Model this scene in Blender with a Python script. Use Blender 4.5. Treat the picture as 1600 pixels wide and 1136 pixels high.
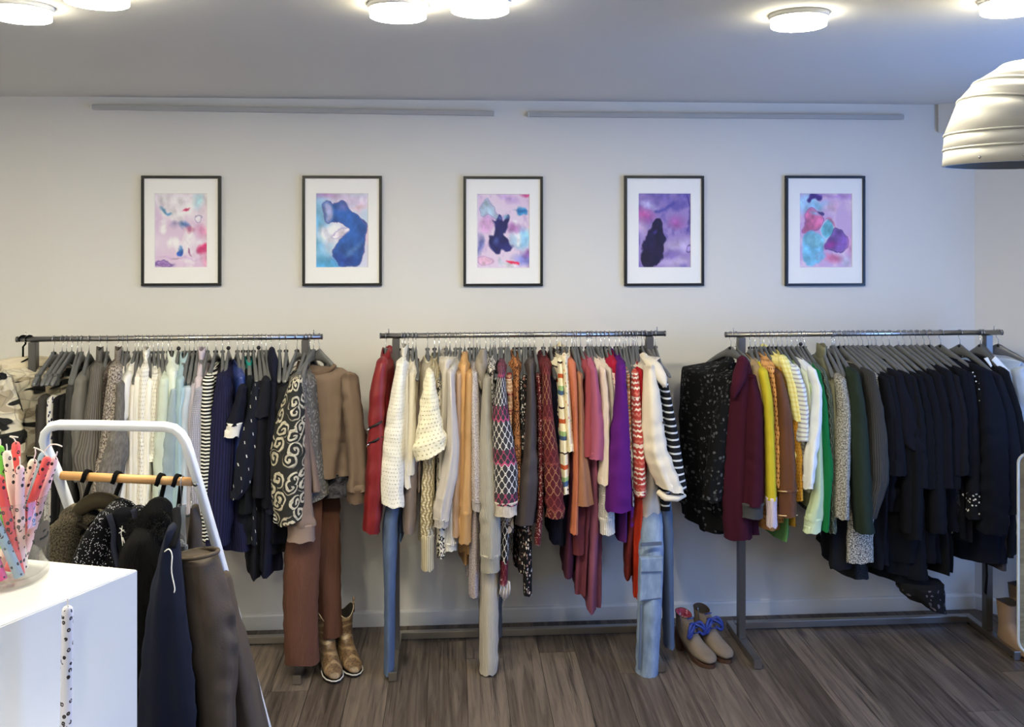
import bpy, bmesh, math, random
import numpy as np
from mathutils import Vector, Matrix, noise

for _o in list(bpy.data.objects):
    bpy.data.objects.remove(_o)
SC = bpy.context.scene
COL = SC.collection

# ------------------------------------------------------------------ camera, world, daylight, exposure
F, CX, HY, EYE, THETA = 1400.0, 800.0, 350.0, 2.0, 0.0667
ct, st = math.cos(THETA), math.sin(THETA)
FWD, RGT, UPV = Vector((st, ct, 0)), Vector((ct, -st, 0)), Vector((0, 0, 1))
CAM = Vector((0, 0, EYE))
cam_data = bpy.data.cameras.new('camera')
cam_data.sensor_width = 36.0
cam_data.lens = 36.0 * F / 1600.0
cam_data.shift_y = -(568.0 - HY) / 1600.0
cam_data.clip_start = 0.05
cam = bpy.data.objects.new('camera', cam_data)
cam.location = CAM
cam.rotation_euler = (math.pi / 2, 0, -THETA)
COL.objects.link(cam)
SC.camera = cam

WORLD_STRENGTH = 6.0
LAMP_STRENGTH = 156.0
world = bpy.data.worlds.new('daylight')
SC.world = world
world.use_nodes = True
bgn = world.node_tree.nodes['Background']
bgn.inputs[0].default_value = (0.22, 0.43, 1.0, 1)
bgn.inputs[1].default_value = WORLD_STRENGTH
SC.view_settings.view_transform = 'Standard'
SC.view_settings.look = 'None'
SC.view_settings.exposure = 0.60
SC.view_settings.gamma = 1.0
SC.view_settings.use_curve_mapping = False
SC.cycles.max_bounces = 8
SC.cycles.diffuse_bounces = 5
SC.cycles.transparent_max_bounces = 32
SC.cycles.caustics_reflective = False
SC.cycles.caustics_refractive = False
SC.cycles.sample_clamp_indirect = 6.0

# authoring helpers: photograph pixel -> point at a real distance / plane
def _dir(px, py):
    return FWD + RGT * ((px - CX) / F) + UPV * ((HY - py) / F)
def at(px, py, d):
    return CAM + _dir(px, py) * d
def on_y(px, py, Y):
    v = _dir(px, py)
    return CAM + v * (Y / v.y)
def on_z(px, py, z):
    v = _dir(px, py)
    return CAM + v * ((z - EYE) / v.z)
def mpp(px, Y):                       # metres per pixel on plane Y
    return Y / _dir(px, HY).y / F

# ------------------------------------------------------------------ materials
def lin(c):
    out = []
    for v in c[:3]:
        v = v / 255.0
        out.append(v / 12.92 if v <= 0.04045 else ((v + 0.055) / 1.055) ** 2.4)
    return tuple(out) + (1.0,)

class NB:
    def __init__(self, name):
        self.mat = bpy.data.materials.new(name)
        self.mat.use_nodes = True
        self.t = self.mat.node_tree
        self.bsdf = self.t.nodes['Principled BSDF']
        self._uv = None
    def n(self, typ, **kw):
        nd = self.t.nodes.new(typ)
        for k, v in kw.items():
            setattr(nd, k, v)
        return nd
    def put(self, sock, v):
        if isinstance(v, bpy.types.NodeSocket):
            self.t.links.new(v, sock)
        else:
            sock.default_value = v
    def m(self, op, a, b=None, c=None):
        nd = self.n('ShaderNodeMath', operation=op)
        self.put(nd.inputs[0], a)
        if b is not None: self.put(nd.inputs[1], b)
        if c is not None: self.put(nd.inputs[2], c)
        return nd.outputs[0]
    def mix(self, f, a, b, mode='MIX'):
        nd = self.n('ShaderNodeMix', data_type='RGBA', blend_type=mode)
        self.put(nd.inputs[0], f); self.put(nd.inputs[6], a); self.put(nd.inputs[7], b)
        return nd.outputs[2]
    def uv(self):
        if self._uv is None:
            tc = self.n('ShaderNodeTexCoord')
            sp = self.n('ShaderNodeSeparateXYZ')
            self.t.links.new(tc.outputs['UV'], sp.inputs[0])
            self._uv = (sp.outputs[0], sp.outputs[1], tc.outputs['UV'], tc.outputs['Object'])
        return self._uv
    def vec(self, src, sx, sy, sz=1.0):
        mp = self.n('ShaderNodeMapping')
        self.t.links.new(src, mp.inputs[0])
        mp.inputs['Scale'].default_value = (sx, sy, sz)
        return mp.outputs[0]
    def noise(self, vec, scale, detail=3.0, rough=0.5, dist=0.0):
        nd = self.n('ShaderNodeTexNoise')
        self.t.links.new(vec, nd.inputs['Vector'])
        nd.inputs['Scale'].default_value = scale
        nd.inputs['Detail'].default_value = detail
        nd.inputs['Roughness'].default_value = rough
        nd.inputs['Distortion'].default_value = dist
        return nd.outputs['Fac'], nd.outputs['Color']
    def vor(self, vec, scale, feature='F1', rand=1.0):
        nd = self.n('ShaderNodeTexVoronoi', feature=feature)
        self.t.links.new(vec, nd.inputs['Vector'])
        nd.inputs['Scale'].default_value = scale
        nd.inputs['Randomness'].default_value = rand
        return nd.outputs['Distance'], nd.outputs.get('Color')
    def step(self, x, lo, hi):
        nd = self.n('ShaderNodeMapRange')
        self.put(nd.inputs[0], x)
        nd.inputs[1].default_value = lo; nd.inputs[2].default_value = hi
        nd.inputs[3].default_value = 0; nd.inputs[4].default_value = 1
        return nd.outputs[0]
    def wave(self, x, period):            # 0..1 cosine of a length
        return self.m('MULTIPLY_ADD', self.m('COSINE', self.m('MULTIPLY', x, 2 * math.pi / period)), 0.5, 0.5)
    def bump(self, h, strength, dist=0.003):
        nd = self.n('ShaderNodeBump')
        nd.inputs['Strength'].default_value = strength
        nd.inputs['Distance'].default_value = dist
        self.t.links.new(h, nd.inputs['Height'])
        self.t.links.new(nd.outputs[0], self.bsdf.inputs['Normal'])
    def color(self, c):
        self.put(self.bsdf.inputs['Base Color'], c)

def simple(name, rgb, rough=0.5, metal=0.0, spec=0.5, **kw):
    b = NB(name)
    b.color(lin(rgb))
    b.bsdf.inputs['Roughness'].default_value = rough
    b.bsdf.inputs['Metallic'].default_value = metal
    b.bsdf.inputs['Specular IOR Level'].default_value = spec
    for k, v in kw.items():
        b.bsdf.inputs[k].default_value = v
    return b.mat

_cloth = {}
def cloth(c1, pat='plain', c2=None, c3=None, p=0.01, rough=0.92, q=None):
    key = (c1, pat, c2, c3, p, rough, q)
    if key in _cloth:
        return _cloth[key]
    b = NB('cloth_%s' % pat)
    u, v, uv, ob = b.uv()
    A = lin(c1)
    B = lin(c2) if c2 else tuple(x * 0.72 for x in A[:3]) + (1,)
    C = lin(c3) if c3 else B
    spec = 0.2
    fine = b.noise(uv, 260, 2)[0]
    big = b.noise(b.vec(uv, 1, 0.5), 9, 3)[0]
    tone = b.m('MULTIPLY_ADD', big, 0.5, 0.75)
    col, h, hs, hd = None, fine, 0.25, 0.002
    if pat == 'plain':
        col = b.mix(b.step(big, 0.35, 0.75), A, tuple(x * 0.86 for x in A[:3]) + (1,))
    elif pat == 'rib':
        w = b.wave(u, p)
        col = b.mix(w, B, A); h = w; hs, hd = 0.7, 0.004
    elif pat == 'knit':                   # rows of stitches
        vv = b.m('ADD', v, b.m('MULTIPLY', b.m('ABSOLUTE', b.m('SUBTRACT', b.m('FRACT', b.m('DIVIDE', u, p)), 0.5)), p))
        w = b.m('MULTIPLY', b.wave(u, p), b.wave(vv, p * 0.8))
        col = b.mix(b.step(w, 0.0, 0.55), B, A); h = w; hs, hd = 0.8, 0.004
    elif pat == 'cable':
        sh = b.m('MULTIPLY', b.m('SINE', b.m('MULTIPLY', v, 2 * math.pi / (p * 2.2))), p * 0.22)
        w = b.wave(b.m('ADD', u, sh), p)
        w2 = b.m('MULTIPLY', w, b.m('MULTIPLY_ADD', b.wave(v, p * 0.55), 0.4, 0.6))
        col = b.mix(b.step(w2, 0.05, 0.7), B, A); h = w2; hs, hd = 0.9, 0.006
    elif pat == 'stripe':
        s = b.m('FRACT', b.m('DIVIDE', v, p))
        col = b.mix(b.m('LESS_THAN', s, q or 0.5), B, A)
    elif pat == 'tweed':
        n = b.noise(b.vec(uv, 1, 0.75), 1.0 / p, 2, 0.6)[0]
        col = b.mix(b.step(n, 0.42, 0.58), A, B)
        if c3:
            n2 = b.noise(b.vec(uv, 1.3, 1), 0.7 / p, 2)[0]
            col = b.mix(b.step(n2, 0.56, 0.62), col, C)
        h = n; hs, hd = 0.7, 0.004
    elif pat == 'leopard':
        d = b.vor(b.vec(uv, 1, 0.7), 1.0 / p)[0]
        ring = b.m('MULTIPLY', b.step(d, 0.28, 0.34), b.m('SUBTRACT', 1.0, b.step(d, 0.52, 0.6)))
        col = b.mix(ring, A, B)
        if c3: col = b.mix(b.m('LESS_THAN', d, 0.28), col, C)
    elif pat == 'spot':
        d = b.vor(uv, 1.0 / p)[0]
        col = b.mix(b.m('LESS_THAN', d, q or 0.3), A, B)
    elif pat == 'pin':                    # sparse fine spots on an even grid, every other one
        d = b.vor(b.vec(uv, 1, 1), 1.0 / p, rand=0.55)[0]
        col = b.mix(b.m('LESS_THAN', d, q or 0.16), A, B)
    elif pat == 'floral':
        wv = b.n('ShaderNodeVectorMath', operation='MULTIPLY_ADD')
        nc = b.noise(uv, 0.9 / p, 2)[1]
        b.t.links.new(nc, wv.inputs[0]); wv.inputs[1].default_value = (p, p, p); b.t.links.new(uv, wv.inputs[2])
        d, vc = b.vor(wv.outputs[0], 1.0 / p)
        sp = b.n('ShaderNodeSeparateColor'); b.t.links.new(vc, sp.inputs[0])
        fc = b.mix(b.m('GREATER_THAN', sp.outputs[0], 0.5), B, C)
        on = b.m('MULTIPLY', b.m('LESS_THAN', d, 0.42), b.m('GREATER_THAN', sp.outputs[1], q or 0.3))
        col = b.mix(on, A, fc)
    elif pat == 'scroll':
        sc_ = 1.0 / (p * 2.6)
        wv = b.n('ShaderNodeVectorMath', operation='MULTIPLY_ADD')
        b.t.links.new(b.noise(uv, 1.0 / (p * 2), 1)[1], wv.inputs[0]); wv.inputs[1].default_value = (p * 1.5, p * 1.5, 0); b.t.links.new(uv, wv.inputs[2])
        vo = b.n('ShaderNodeTexVoronoi', feature='F1', voronoi_dimensions='2D')
        b.t.links.new(wv.outputs[0], vo.inputs['Vector']); vo.inputs['Scale'].default_value = sc_; vo.inputs['Randomness'].default_value = 0.8
        df = b.n('ShaderNodeVectorMath', operation='SUBTRACT'); b.t.links.new(wv.outputs[0], df.inputs[0]); b.t.links.new(vo.outputs['Position'], df.inputs[1])
        sp = b.n('ShaderNodeSeparateXYZ'); b.t.links.new(df.outputs[0], sp.inputs[0])
        ang = b.m('ARCTAN2', sp.outputs[1], sp.outputs[0])
        spc = b.n('ShaderNodeSeparateColor'); b.t.links.new(vo.outputs['Color'], spc.inputs[0])
        d = vo.outputs['Distance']
        w = b.m('SINE', b.m('ADD', b.m('MULTIPLY', b.m('ADD', ang, b.m('MULTIPLY', spc.outputs[0], 6.28)), 1.0), b.m('MULTIPLY', d, 17.0)))
        w = b.m('ADD', w, b.m('MULTIPLY', b.m('SUBTRACT', b.noise(uv, 2.2 / p, 2)[0], 0.5), 1.2))
        fil = b.m('MULTIPLY', b.step(w, -0.05, 0.15), b.m('SUBTRACT', 1.0, b.step(d, 0.52, 0.6)))
        col = b.mix(fil, A, b.mix(b.step(b.noise(uv, 1.2 / p)[0], 0.4, 0.65), B, C)); h = fil; hs, hd = 0.6, 0.003
    elif pat == 'lattice':                # diamonds with small lozenges at the crossings, coloured by row
        a1 = b.m('FRACT', b.m('DIVIDE', b.m('ADD', u, b.m('MULTIPLY', v, 0.62)), p))
        a2 = b.m('FRACT', b.m('DIVIDE', b.m('SUBTRACT', u, b.m('MULTIPLY', v, 0.62)), p))
        l1 = b.m('ABSOLUTE', b.m('SUBTRACT', a1, 0.5)); l2 = b.m('ABSOLUTE', b.m('SUBTRACT', a2, 0.5))
        line = b.m('LESS_THAN', b.m('MINIMUM', l1, l2), 0.055)
        cross = b.m('LESS_THAN', b.m('MAXIMUM', l1, l2), 0.17)
        hole = b.m('LESS_THAN', b.m('MAXIMUM', l1, l2), 0.07)
        on = b.m('MULTIPLY', b.m('MAXIMUM', line, cross), b.m('SUBTRACT', 1.0, hole))
        row = b.m('FRACT', b.m('DIVIDE', v, q or 0.16))
        fg = b.mix(b.m('LESS_THAN', row, 0.3), B, C)
        zig = b.m('ABSOLUTE', b.m('SUBTRACT', b.m('FRACT', b.m('DIVIDE', u, p)), 0.5))
        zb = b.m('ABSOLUTE', b.m('SUBTRACT', row, b.m('MULTIPLY_ADD', zig, 0.16, 0.28)))
        col = b.mix(on, A, fg)
        col = b.mix(b.m('LESS_THAN', zb, 0.028), col, C)
    elif pat == 'fair':                   # woven bands of small motifs
        row = b.m('FRACT', b.m('DIVIDE', v, p * 4))
        zig = b.m('ABSOLUTE', b.m('SUBTRACT', b.m('FRACT', b.m('DIVIDE', u, p)), 0.5))
        t = b.m('FRACT', b.m('MULTIPLY_ADD', zig, 0.5, b.m('DIVIDE', v, p * 0.9)))
        on = b.m('LESS_THAN', t, 0.42)
        band = b.m('LESS_THAN', row, 0.28)
        col = b.mix(on, A, b.mix(band, B, C))
        thin = b.m('LESS_THAN', b.m('ABSOLUTE', b.m('SUBTRACT', row, 0.32)), 0.04)
        col = b.mix(thin, col, B)
        nn = b.noise(uv, 1.0 / p, 1)[0]
        col = b.mix(b.m('GREATER_THAN', nn, 0.6), col, A)
    elif pat == 'serape':
        rp = b.n('ShaderNodeValToRGB')
        rp.color_ramp.interpolation = 'CONSTANT'
        cols = [(235, 225, 195), (60, 45, 40), (232, 222, 190), (196, 92, 50), (238, 226, 190), (150, 180, 120), (70, 95, 130), (236, 226, 198)]
        poss = [0, .18, .22, .45, .55, .72, .82, .92]
        e = rp.color_ramp.elements
        e[0].position = 0; e[0].color = lin(cols[0]); e[1].position = poss[1]; e[1].color = lin(cols[1])
        for pp, cc in zip(poss[2:], cols[2:]):
            k = e.new(pp); k.color = lin(cc)
        b.t.links.new(b.m('FRACT', b.m('DIVIDE', b.m('MULTIPLY_ADD', b.noise(uv, 30, 1)[0], 0.012, v), p)), rp.inputs[0])
        col = rp.outputs[0]
    elif pat == 'denim':
        n = b.noise(b.vec(uv, 1, 0.35), 22, 4, 0.6)[0]
        col = b.mix(b.step(n, 0.3, 0.72), A, B)
        tw = b.wave(b.m('ADD', u, b.m('MULTIPLY', v, 0.7)), 0.004)
        col = b.mix(b.m('MULTIPLY', tw, 0.18), col, lin((225, 230, 238)))
        h = tw; hs, hd = 0.25, 0.001
    elif pat == 'crochet':
        uu = b.m('DIVIDE', u, p); vv = b.m('DIVIDE', v, p * 1.25)
        hf = b.m('MULTIPLY', b.m('FLOOR', vv), 0.5)
        du = b.m('SUBTRACT', b.m('FRACT', b.m('ADD', uu, hf)), 0.5); dv = b.m('SUBTRACT', b.m('FRACT', vv), 0.5)
        d = b.m('SQRT', b.m('ADD', b.m('MULTIPLY', du, du), b.m('MULTIPLY', dv, dv)))
        d = b.m('ADD', d, b.m('MULTIPLY', b.m('SUBTRACT', b.noise(uv, 60)[0], 0.5), 0.25))
        f = b.step(d, (q or 0.2) - 0.06, (q or 0.2) + 0.08)
        col = b.mix(f, B, A); h = f; hs, hd = 0.8, 0.004
    elif pat == 'camo':
        n1 = b.noise(b.vec(uv, 0.75, 1.5), 6.5, 2, 0.5, 0.6)[0]
        n2 = b.noise(b.vec(uv, 0.8, 1.3), 9, 2, 0.5, 0.3)[0]
        col = b.mix(b.step(n2, 0.50, 0.53), A, C)
        col = b.mix(b.step(n1, 0.545, 0.56), col, B)
        d = b.vor(b.vec(uv, 1, 1), 1 / 0.05)[0]
        q1 = b.n('ShaderNodeTexVoronoi', feature='DISTANCE_TO_EDGE'); b.t.links.new(uv, q1.inputs['Vector']); q1.inputs['Scale'].default_value = 1 / 0.05
        h = b.m('SQRT', q1.outputs['Distance']); hs, hd = 1.0, 0.012
    elif pat == 'check':
        a1 = b.m('LESS_THAN', b.m('FRACT', b.m('DIVIDE', u, p)), 0.4)
        a2 = b.m('LESS_THAN', b.m('FRACT', b.m('DIVIDE', v, p)), 0.4)
        col = b.mix(b.m('MULTIPLY_ADD', a1, 0.5, b.m('MULTIPLY', a2, 0.5)), A, B)
    elif pat == 'fur':
        n = b.noise(b.vec(uv, 1, 0.25), 140, 3, 0.7)[0]
        col = b.mix(b.step(n, 0.35, 0.7), A, B); h = n; hs, hd = 1.0, 0.006
    elif pat == 'leather':
        n = b.vor(uv, 220)[0]
        col = b.mix(b.step(big, 0.35, 0.7), A, B); h = n; hs, hd = 0.25, 0.001; spec = 0.5
    elif pat == 'satin':
        col = b.mix(b.step(big, 0.4, 0.7), A, B); spec = 0.5
    elif pat == 'sheer':
        n = b.noise(uv, 18, 4, 0.7, 1.5)[0]
        col = b.mix(b.step(n, 0.42, 0.6), A, B)
    elif pat == 'dash':                   # short white dashes in slanting rows
        uu = b.m('ADD', u, b.m('MULTIPLY', v, 0.35))
        a1 = b.m('LESS_THAN', b.m('FRACT', b.m('DIVIDE', uu, p)), 0.09)
        a2 = b.m('LESS_THAN', b.m('FRACT', b.m('ADD', b.m('DIVIDE', v, p * 1.3), b.m('MULTIPLY', b.m('FLOOR', b.m('DIVIDE', uu, p)), 0.37))), 0.22)
        col = b.mix(b.m('MULTIPLY', a1, a2), A, B)
    elif pat == 'sequin':
        d, vc = b.vor(uv, 1.0 / p)
        sp = b.n('ShaderNodeSeparateColor'); b.t.links.new(vc, sp.inputs[0])
        col = b.mix(b.m('MULTIPLY', b.m('LESS_THAN', d, 0.35), b.m('GREATER_THAN', sp.outputs[0], q or 0.55)), A, B)
    b.color(col)
    b.bsdf.inputs['Roughness'].default_value = rough
    b.bsdf.inputs['Specular IOR Level'].default_value = spec
    b.bump(h, hs, hd)
    _cloth[key] = b.mat
    return b.mat

MT = {}
MT['steel'] = simple('brushed_steel', (178, 174, 168), 0.28, 1.0)
MT['steel_dark'] = simple('grey_painted_steel', (112, 110, 108), 0.38, 0.85)
MT['wire'] = simple('chrome_wire', (190, 190, 190), 0.25, 1.0)
MT['hanger_grey'] = simple('grey_plastic', (98, 99, 99), 0.32)
MT['black_plastic'] = simple('black_plastic', (14, 14, 15), 0.4)
MT['white_plastic'] = simple('white_plastic', (226, 226, 224), 0.4)
MT['velvet_black'] = simple('black_velvet', (9, 9, 10), 0.95, 0, 0.1)
MT['white_metal'] = simple('white_powder_coat', (222, 226, 232), 0.35)
MT['frame_black'] = simple('black_frame', (10, 10, 11), 0.4)
MT['mat_board'] = simple('mat_board', (248, 246, 242), 0.9, 0, 0.1)
MT['paper_tag'] = simple('paper_tag', (236, 234, 228), 0.8)
MT['rubber'] = simple('black_rubber', (16, 16, 17), 0.7)
MT['dowel'] = None

# ------------------------------------------------------------------ object helpers
def empty(name, loc, label=None, cat=None, group=None):
    o = bpy.data.objects.new(name, None)
    o.empty_display_size = 0.05
    o.location = loc
    COL.objects.link(o)
    tag(o, label, cat, group)
    return o
def tag(o, label=None, cat=None, group=None, kind=None):
    if label: o['label'] = label
    if cat: o['category'] = cat
    if group: o['group'] = group
    if kind: o['kind'] = kind
    return o
def link(name, me, mat, parent=None):
    o = bpy.data.objects.new(name, me)
    COL.objects.link(o)
    if mat is not None and len(me.materials) == 0:
        me.materials.append(mat)
    if parent is not None:
        o.parent = parent
    return o
def wloc(o):
    v = Vector((0, 0, 0))
    while o is not None:
        v = v + o.location
        o = o.parent
    return v
def mesh_obj(name, verts, faces, mat, parent=None, uvs=None, smooth=True, origin=None):
    off = wloc(parent) if parent is not None else Vector((0, 0, 0))
    loc = Vector((0, 0, 0))
    if parent is None and origin is not None:
        off = Vector(origin); loc = off
    me = bpy.data.meshes.new(name)
    me.from_pydata([tuple(Vector(v) - off) for v in verts], [], faces)
    if uvs is not None:
        lay = me.uv_layers.new(name='UVMap')
        flat = np.array([c for f in uvs for q in f for c in q], dtype=np.float32)
        lay.data.foreach_set('uv', flat)
    if smooth:
        me.polygons.foreach_set('use_smooth', [True] * len(me.polygons))
    me.update()
    o = link(name, me, mat, parent)
    o.location = loc
    return o
def bm_obj(name, bm, mat, parent=None, smooth=False, world=True):
    off = wloc(parent) if (parent is not None and world) else Vector((0, 0, 0))
    if off.length > 0:
        bmesh.ops.translate(bm, verts=bm.verts, vec=-off)
    bmesh.ops.recalc_face_normals(bm, faces=bm.faces)
    me = bpy.data.meshes.new(name)
    bm.to_mesh(me); bm.free()
    if smooth:
        me.polygons.foreach_set('use_smooth', [True] * len(me.polygons))
    return link(name, me, mat, parent)
def add_box(bm, lo, hi, bev=0.0):
    lo, hi = Vector(lo), Vector(hi)
    r = bmesh.ops.create_cube(bm, size=1.0)
    vs = r['verts']
    for v in vs:
        v.co = Vector([(lo[i] + hi[i]) / 2 + v.co[i] * (hi[i] - lo[i]) for i in range(3)])
    if bev > 0:
        es = list({e for v in vs for e in v.link_edges})
        bmesh.ops.bevel(bm, geom=es, offset=bev, segments=2, affect='EDGES')
    return bm
def box(name, lo, hi, mat, parent=None, bev=0.0):
    return bm_obj(name, add_box(bmesh.new(), lo, hi, bev), mat, parent)
def frame_axes(d):
    d = d.normalized()
    a = Vector((0, 0, 1)) if abs(d.z) < 0.9 else Vector((0, 1, 0))
    x = d.cross(a).normalized()
    return x, d.cross(x).normalized()
def pipe_geo(pts, r, n=8, rect=None, fixed=None):
    """verts, faces of a tube along points; rect=(a,b) gives a flat bar instead of a round one."""
    V, Fc = [], []
    pts = [Vector(p) for p in pts]
    m = len(pts)
    x = None
    for i, p in enumerate(pts):
        t = (pts[min(i + 1, m - 1)] - pts[max(i - 1, 0)]).normalized()
        if fixed is not None:
            y = Vector(fixed); x = t.cross(y).normalized()
        elif x is None:
            x, y = frame_axes(t)
        else:
            x = (x - t * x.dot(t)).normalized(); y = t.cross(x)
        rr = r[i] if isinstance(r, (list, tuple)) else r
        if rect:
            for sx, sy in ((-1, -1), (1, -1), (1, 1), (-1, 1)):
                V.append(p + x * sx * rect[0] + y * sy * rect[1])
        else:
            for k in range(n):
                a = 2 * math.pi * k / n
                V.append(p + x * math.cos(a) * rr + y * math.sin(a) * rr)
    k = 4 if rect else n
    for i in range(m - 1):
        for j in range(k):
            j2 = (j + 1) % k
            Fc.append((i * k + j, i * k + j2, (i + 1) * k + j2, (i + 1) * k + j))
    Fc.append(tuple(range(k - 1, -1, -1)))
    Fc.append(tuple((m - 1) * k + j for j in range(k)))
    return V, Fc
def pipe(name, pts, r, mat, parent=None, n=8, rect=None, fixed=None, smooth=True):
    V, Fc = pipe_geo(pts, r, n, rect, fixed)
    return mesh_obj(name, V, Fc, mat, parent, smooth=(smooth and not rect))
def curve_pts(pts, m=24):
    """Catmull-Rom through points"""
    P = [Vector(p) for p in pts]
    out = []
    L = len(P)
    for k in range(m + 1):
        s = k / m * (L - 1)
        i = min(int(s), L - 2); f = s - i
        p0, p1, p2, p3 = P[max(i - 1, 0)], P[i], P[i + 1], P[min(i + 2, L - 1)]
        out.append(0.5 * ((2 * p1) + (p2 - p0) * f + (2 * p0 - 5 * p1 + 4 * p2 - p3) * f * f + (3 * p1 - p0 - 3 * p2 + p3) * f ** 3))
    return out
def loft(name, rings, mat, parent=None, cap0=True, cap1=True, smooth=True, sharp=None):
    n = len(rings[0])
    V = [p for r in rings for p in r]
    Fc, U = [], []
    per = sum((rings[len(rings) // 2][j] - rings[len(rings) // 2][(j + 1) % n]).length for j in range(n))
    vv = [0.0]
    for i in range(1, len(rings)):
        c0 = sum((p for p in rings[i - 1]), Vector()) / n
        c1 = sum((p for p in rings[i]), Vector()) / n
        vv.append(vv[-1] + (c1 - c0).length)
    for i in range(len(rings) - 1):
        for j in range(n):
            j2 = (j + 1) % n
            Fc.append((i * n + j, i * n + j2, (i + 1) * n + j2, (i + 1) * n + j))
            u0, u1 = j / n * per, (j + 1) / n * per
            U.append(((u0, vv[i]), (u1, vv[i]), (u1, vv[i + 1]), (u0, vv[i + 1])))
    if cap0:
        Fc.append(tuple(range(n - 1, -1, -1))); U.append([(0.0, 0.0)] * n)
    if cap1:
        Fc.append(tuple((len(rings) - 1) * n + j for j in range(n))); U.append([(0.0, vv[-1])] * n)
    o = mesh_obj(name, V, Fc, mat, parent, uvs=U, smooth=smooth)
    if sharp:
        lo = (sharp - 1) * n
        for e in o.data.edges:
            a, b = e.vertices
            if (lo <= a < lo + n and lo <= b < lo + n) or (lo + n <= a < lo + 2 * n and lo + n <= b < lo + 2 * n):
                e.use_edge_sharp = True
    return o

def nz(a, b, c):
    return noise.noise(Vector((a, b, c)))

def resample(pts, m):
    """pts: list of (Vector, hl, hd); smooth interpolation to m+1 levels, even in length"""
    L = [0.0]
    for i in range(1, len(pts)):
        L.append(L[-1] + max((pts[i][0] - pts[i - 1][0]).length, 1e-5))
    X = np.array(L)
    Q = np.array([[p[0].x, p[0].y, p[0].z, p[1], p[2]] for p in pts])
    s = np.linspace(0, L[-1], m + 1)
    dx = np.diff(X)[:, None]; dl = np.diff(Q, axis=0) / dx
    D = np.zeros_like(Q)
    D[0], D[-1] = dl[0], dl[-1]
    if len(pts) > 2:
        w1 = 2 * dx[1:] + dx[:-1]; w2 = dx[1:] + 2 * dx[:-1]
        p_, q_ = dl[:-1], dl[1:]
        with np.errstate(divide='ignore', invalid='ignore'):
            hm = (w1 + w2) / (w1 / p_ + w2 / q_)
        D[1:-1] = np.where(p_ * q_ > 0, hm, 0.0)
    out = []
    for t in s:
        i = int(min(np.searchsorted(X, t, side='right') - 1, len(X) - 2))
        h = X[i + 1] - X[i]; f = (t - X[i]) / h
        h00 = 2 * f ** 3 - 3 * f ** 2 + 1; h10 = f ** 3 - 2 * f ** 2 + f; h01 = -2 * f ** 3 + 3 * f ** 2; h11 = f ** 3 - f ** 2
        q = h00 * Q[i] + h10 * h * D[i] + h01 * Q[i + 1] + h11 * h * D[i + 1]
        out.append((Vector(q[:3]), max(q[3], 0.002), max(q[4], 0.002), t, L[-1]))
    return out

def tube(name, pts, mat, parent, ax=Vector((1, 0, 0)), bx=Vector((0, 1, 0)), n=24, m=26, seed=0.0, fold=0.16, wr=0.05,
         sq=1.1, round_top=True, open_end=True, skew=0.0, folds=2.2, slope=0.0):
    """A hanging cloth tube: rings in level planes, pleats that deepen downward, slanting creases, a crisp open hem."""
    R = resample(pts, m)
    rings = []
    rs = random.Random(int(seed * 977) + n)
    pl = [(rs.choice((3, 4, 5)), rs.uniform(0, 6.28), rs.uniform(-2.5, 2.5), 1.0), (rs.choice((6, 7, 8)), rs.uniform(0, 6.28), rs.uniform(-4, 4), 0.55)]
    cr = [(rs.uniform(9, 16), rs.uniform(0, 6.28), rs.choice((-2, -1, 1, 2))) for _ in range(2)]
    def ring(c, hl, hd, s, f, k=1.0, dz=0.0, wave=0.0):
        out = []
        for j in range(n):
            a = 2 * math.pi * j / n
            ca, sa = math.cos(a), math.sin(a)
            ca2 = math.copysign(abs(ca) ** sq, ca); sa2 = math.copysign(abs(sa) ** sq, sa)
            ps = 0.0
            for kf, ph, dr, am in pl:
                q = math.sin(kf * a + ph + dr * s)
                ps += am * math.copysign(abs(q) ** 0.75, q)
            g = 1 + fold * (0.2 + 0.8 * f) * 0.62 * ps
            g += fold * 0.8 * nz(ca * folds + seed, sa * folds - seed, s * 3.0 + seed * 3)
            for fr, ph, kk in cr:
                env = max(0.0, nz(s * 4 + ph * 3, a * 0.5 + ph, seed)) * 2.4
                g += wr * 1.3 * env * math.sin(s * fr * 6.0 + kk * a + ph)
            g += wr * 0.9 * nz(ca * 1.6 + seed * 2, sa * 1.6, s * 22 + seed)
            p = c + ax * (ca2 * hl * g * k) + bx * (sa2 * hd * g * k)
            out.append(p + Vector((0, 0, dz + skew * ca2 * hl * f * f + wave * (0.5 * ps + nz(ca * 2, sa * 2, seed)))))
        return out
    if round_top:
        c, hl, hd, s, T = R[0]
        cc = c - bx * (hd * slope)
        mh = min(hl, hd)
        rings.append(ring(cc, hl, hd, 0, 0, 0.25, mh * 0.8))
        rings.append(ring(c - bx * (hd * slope * 0.5), hl, hd, 0, 0, 0.7, mh * 0.5))
        rings.append(ring(c - bx * (hd * slope * 0.15), hl, hd, 0, 0, 0.92, mh * 0.2))
    for i, (c, hl, hd, s, T) in enumerate(R):
        f = s / T
        rings.append(ring(c, hl, hd, s, f, 1.0, 0.0, 0.006 * max(0, (f - 0.8) / 0.2)))
    sharp = None
    if open_end:
        c, hl, hd, s, T = R[-1]
        sharp = len(rings)
        rings.append(ring(c, hl, hd, s, 1, 0.93, 0.0005, 0.006))
        rings.append(ring(c, hl, hd, s, 1, 0.88, 0.03, 0.006))
    return loft(name, rings, mat, parent, sharp=sharp)

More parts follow.
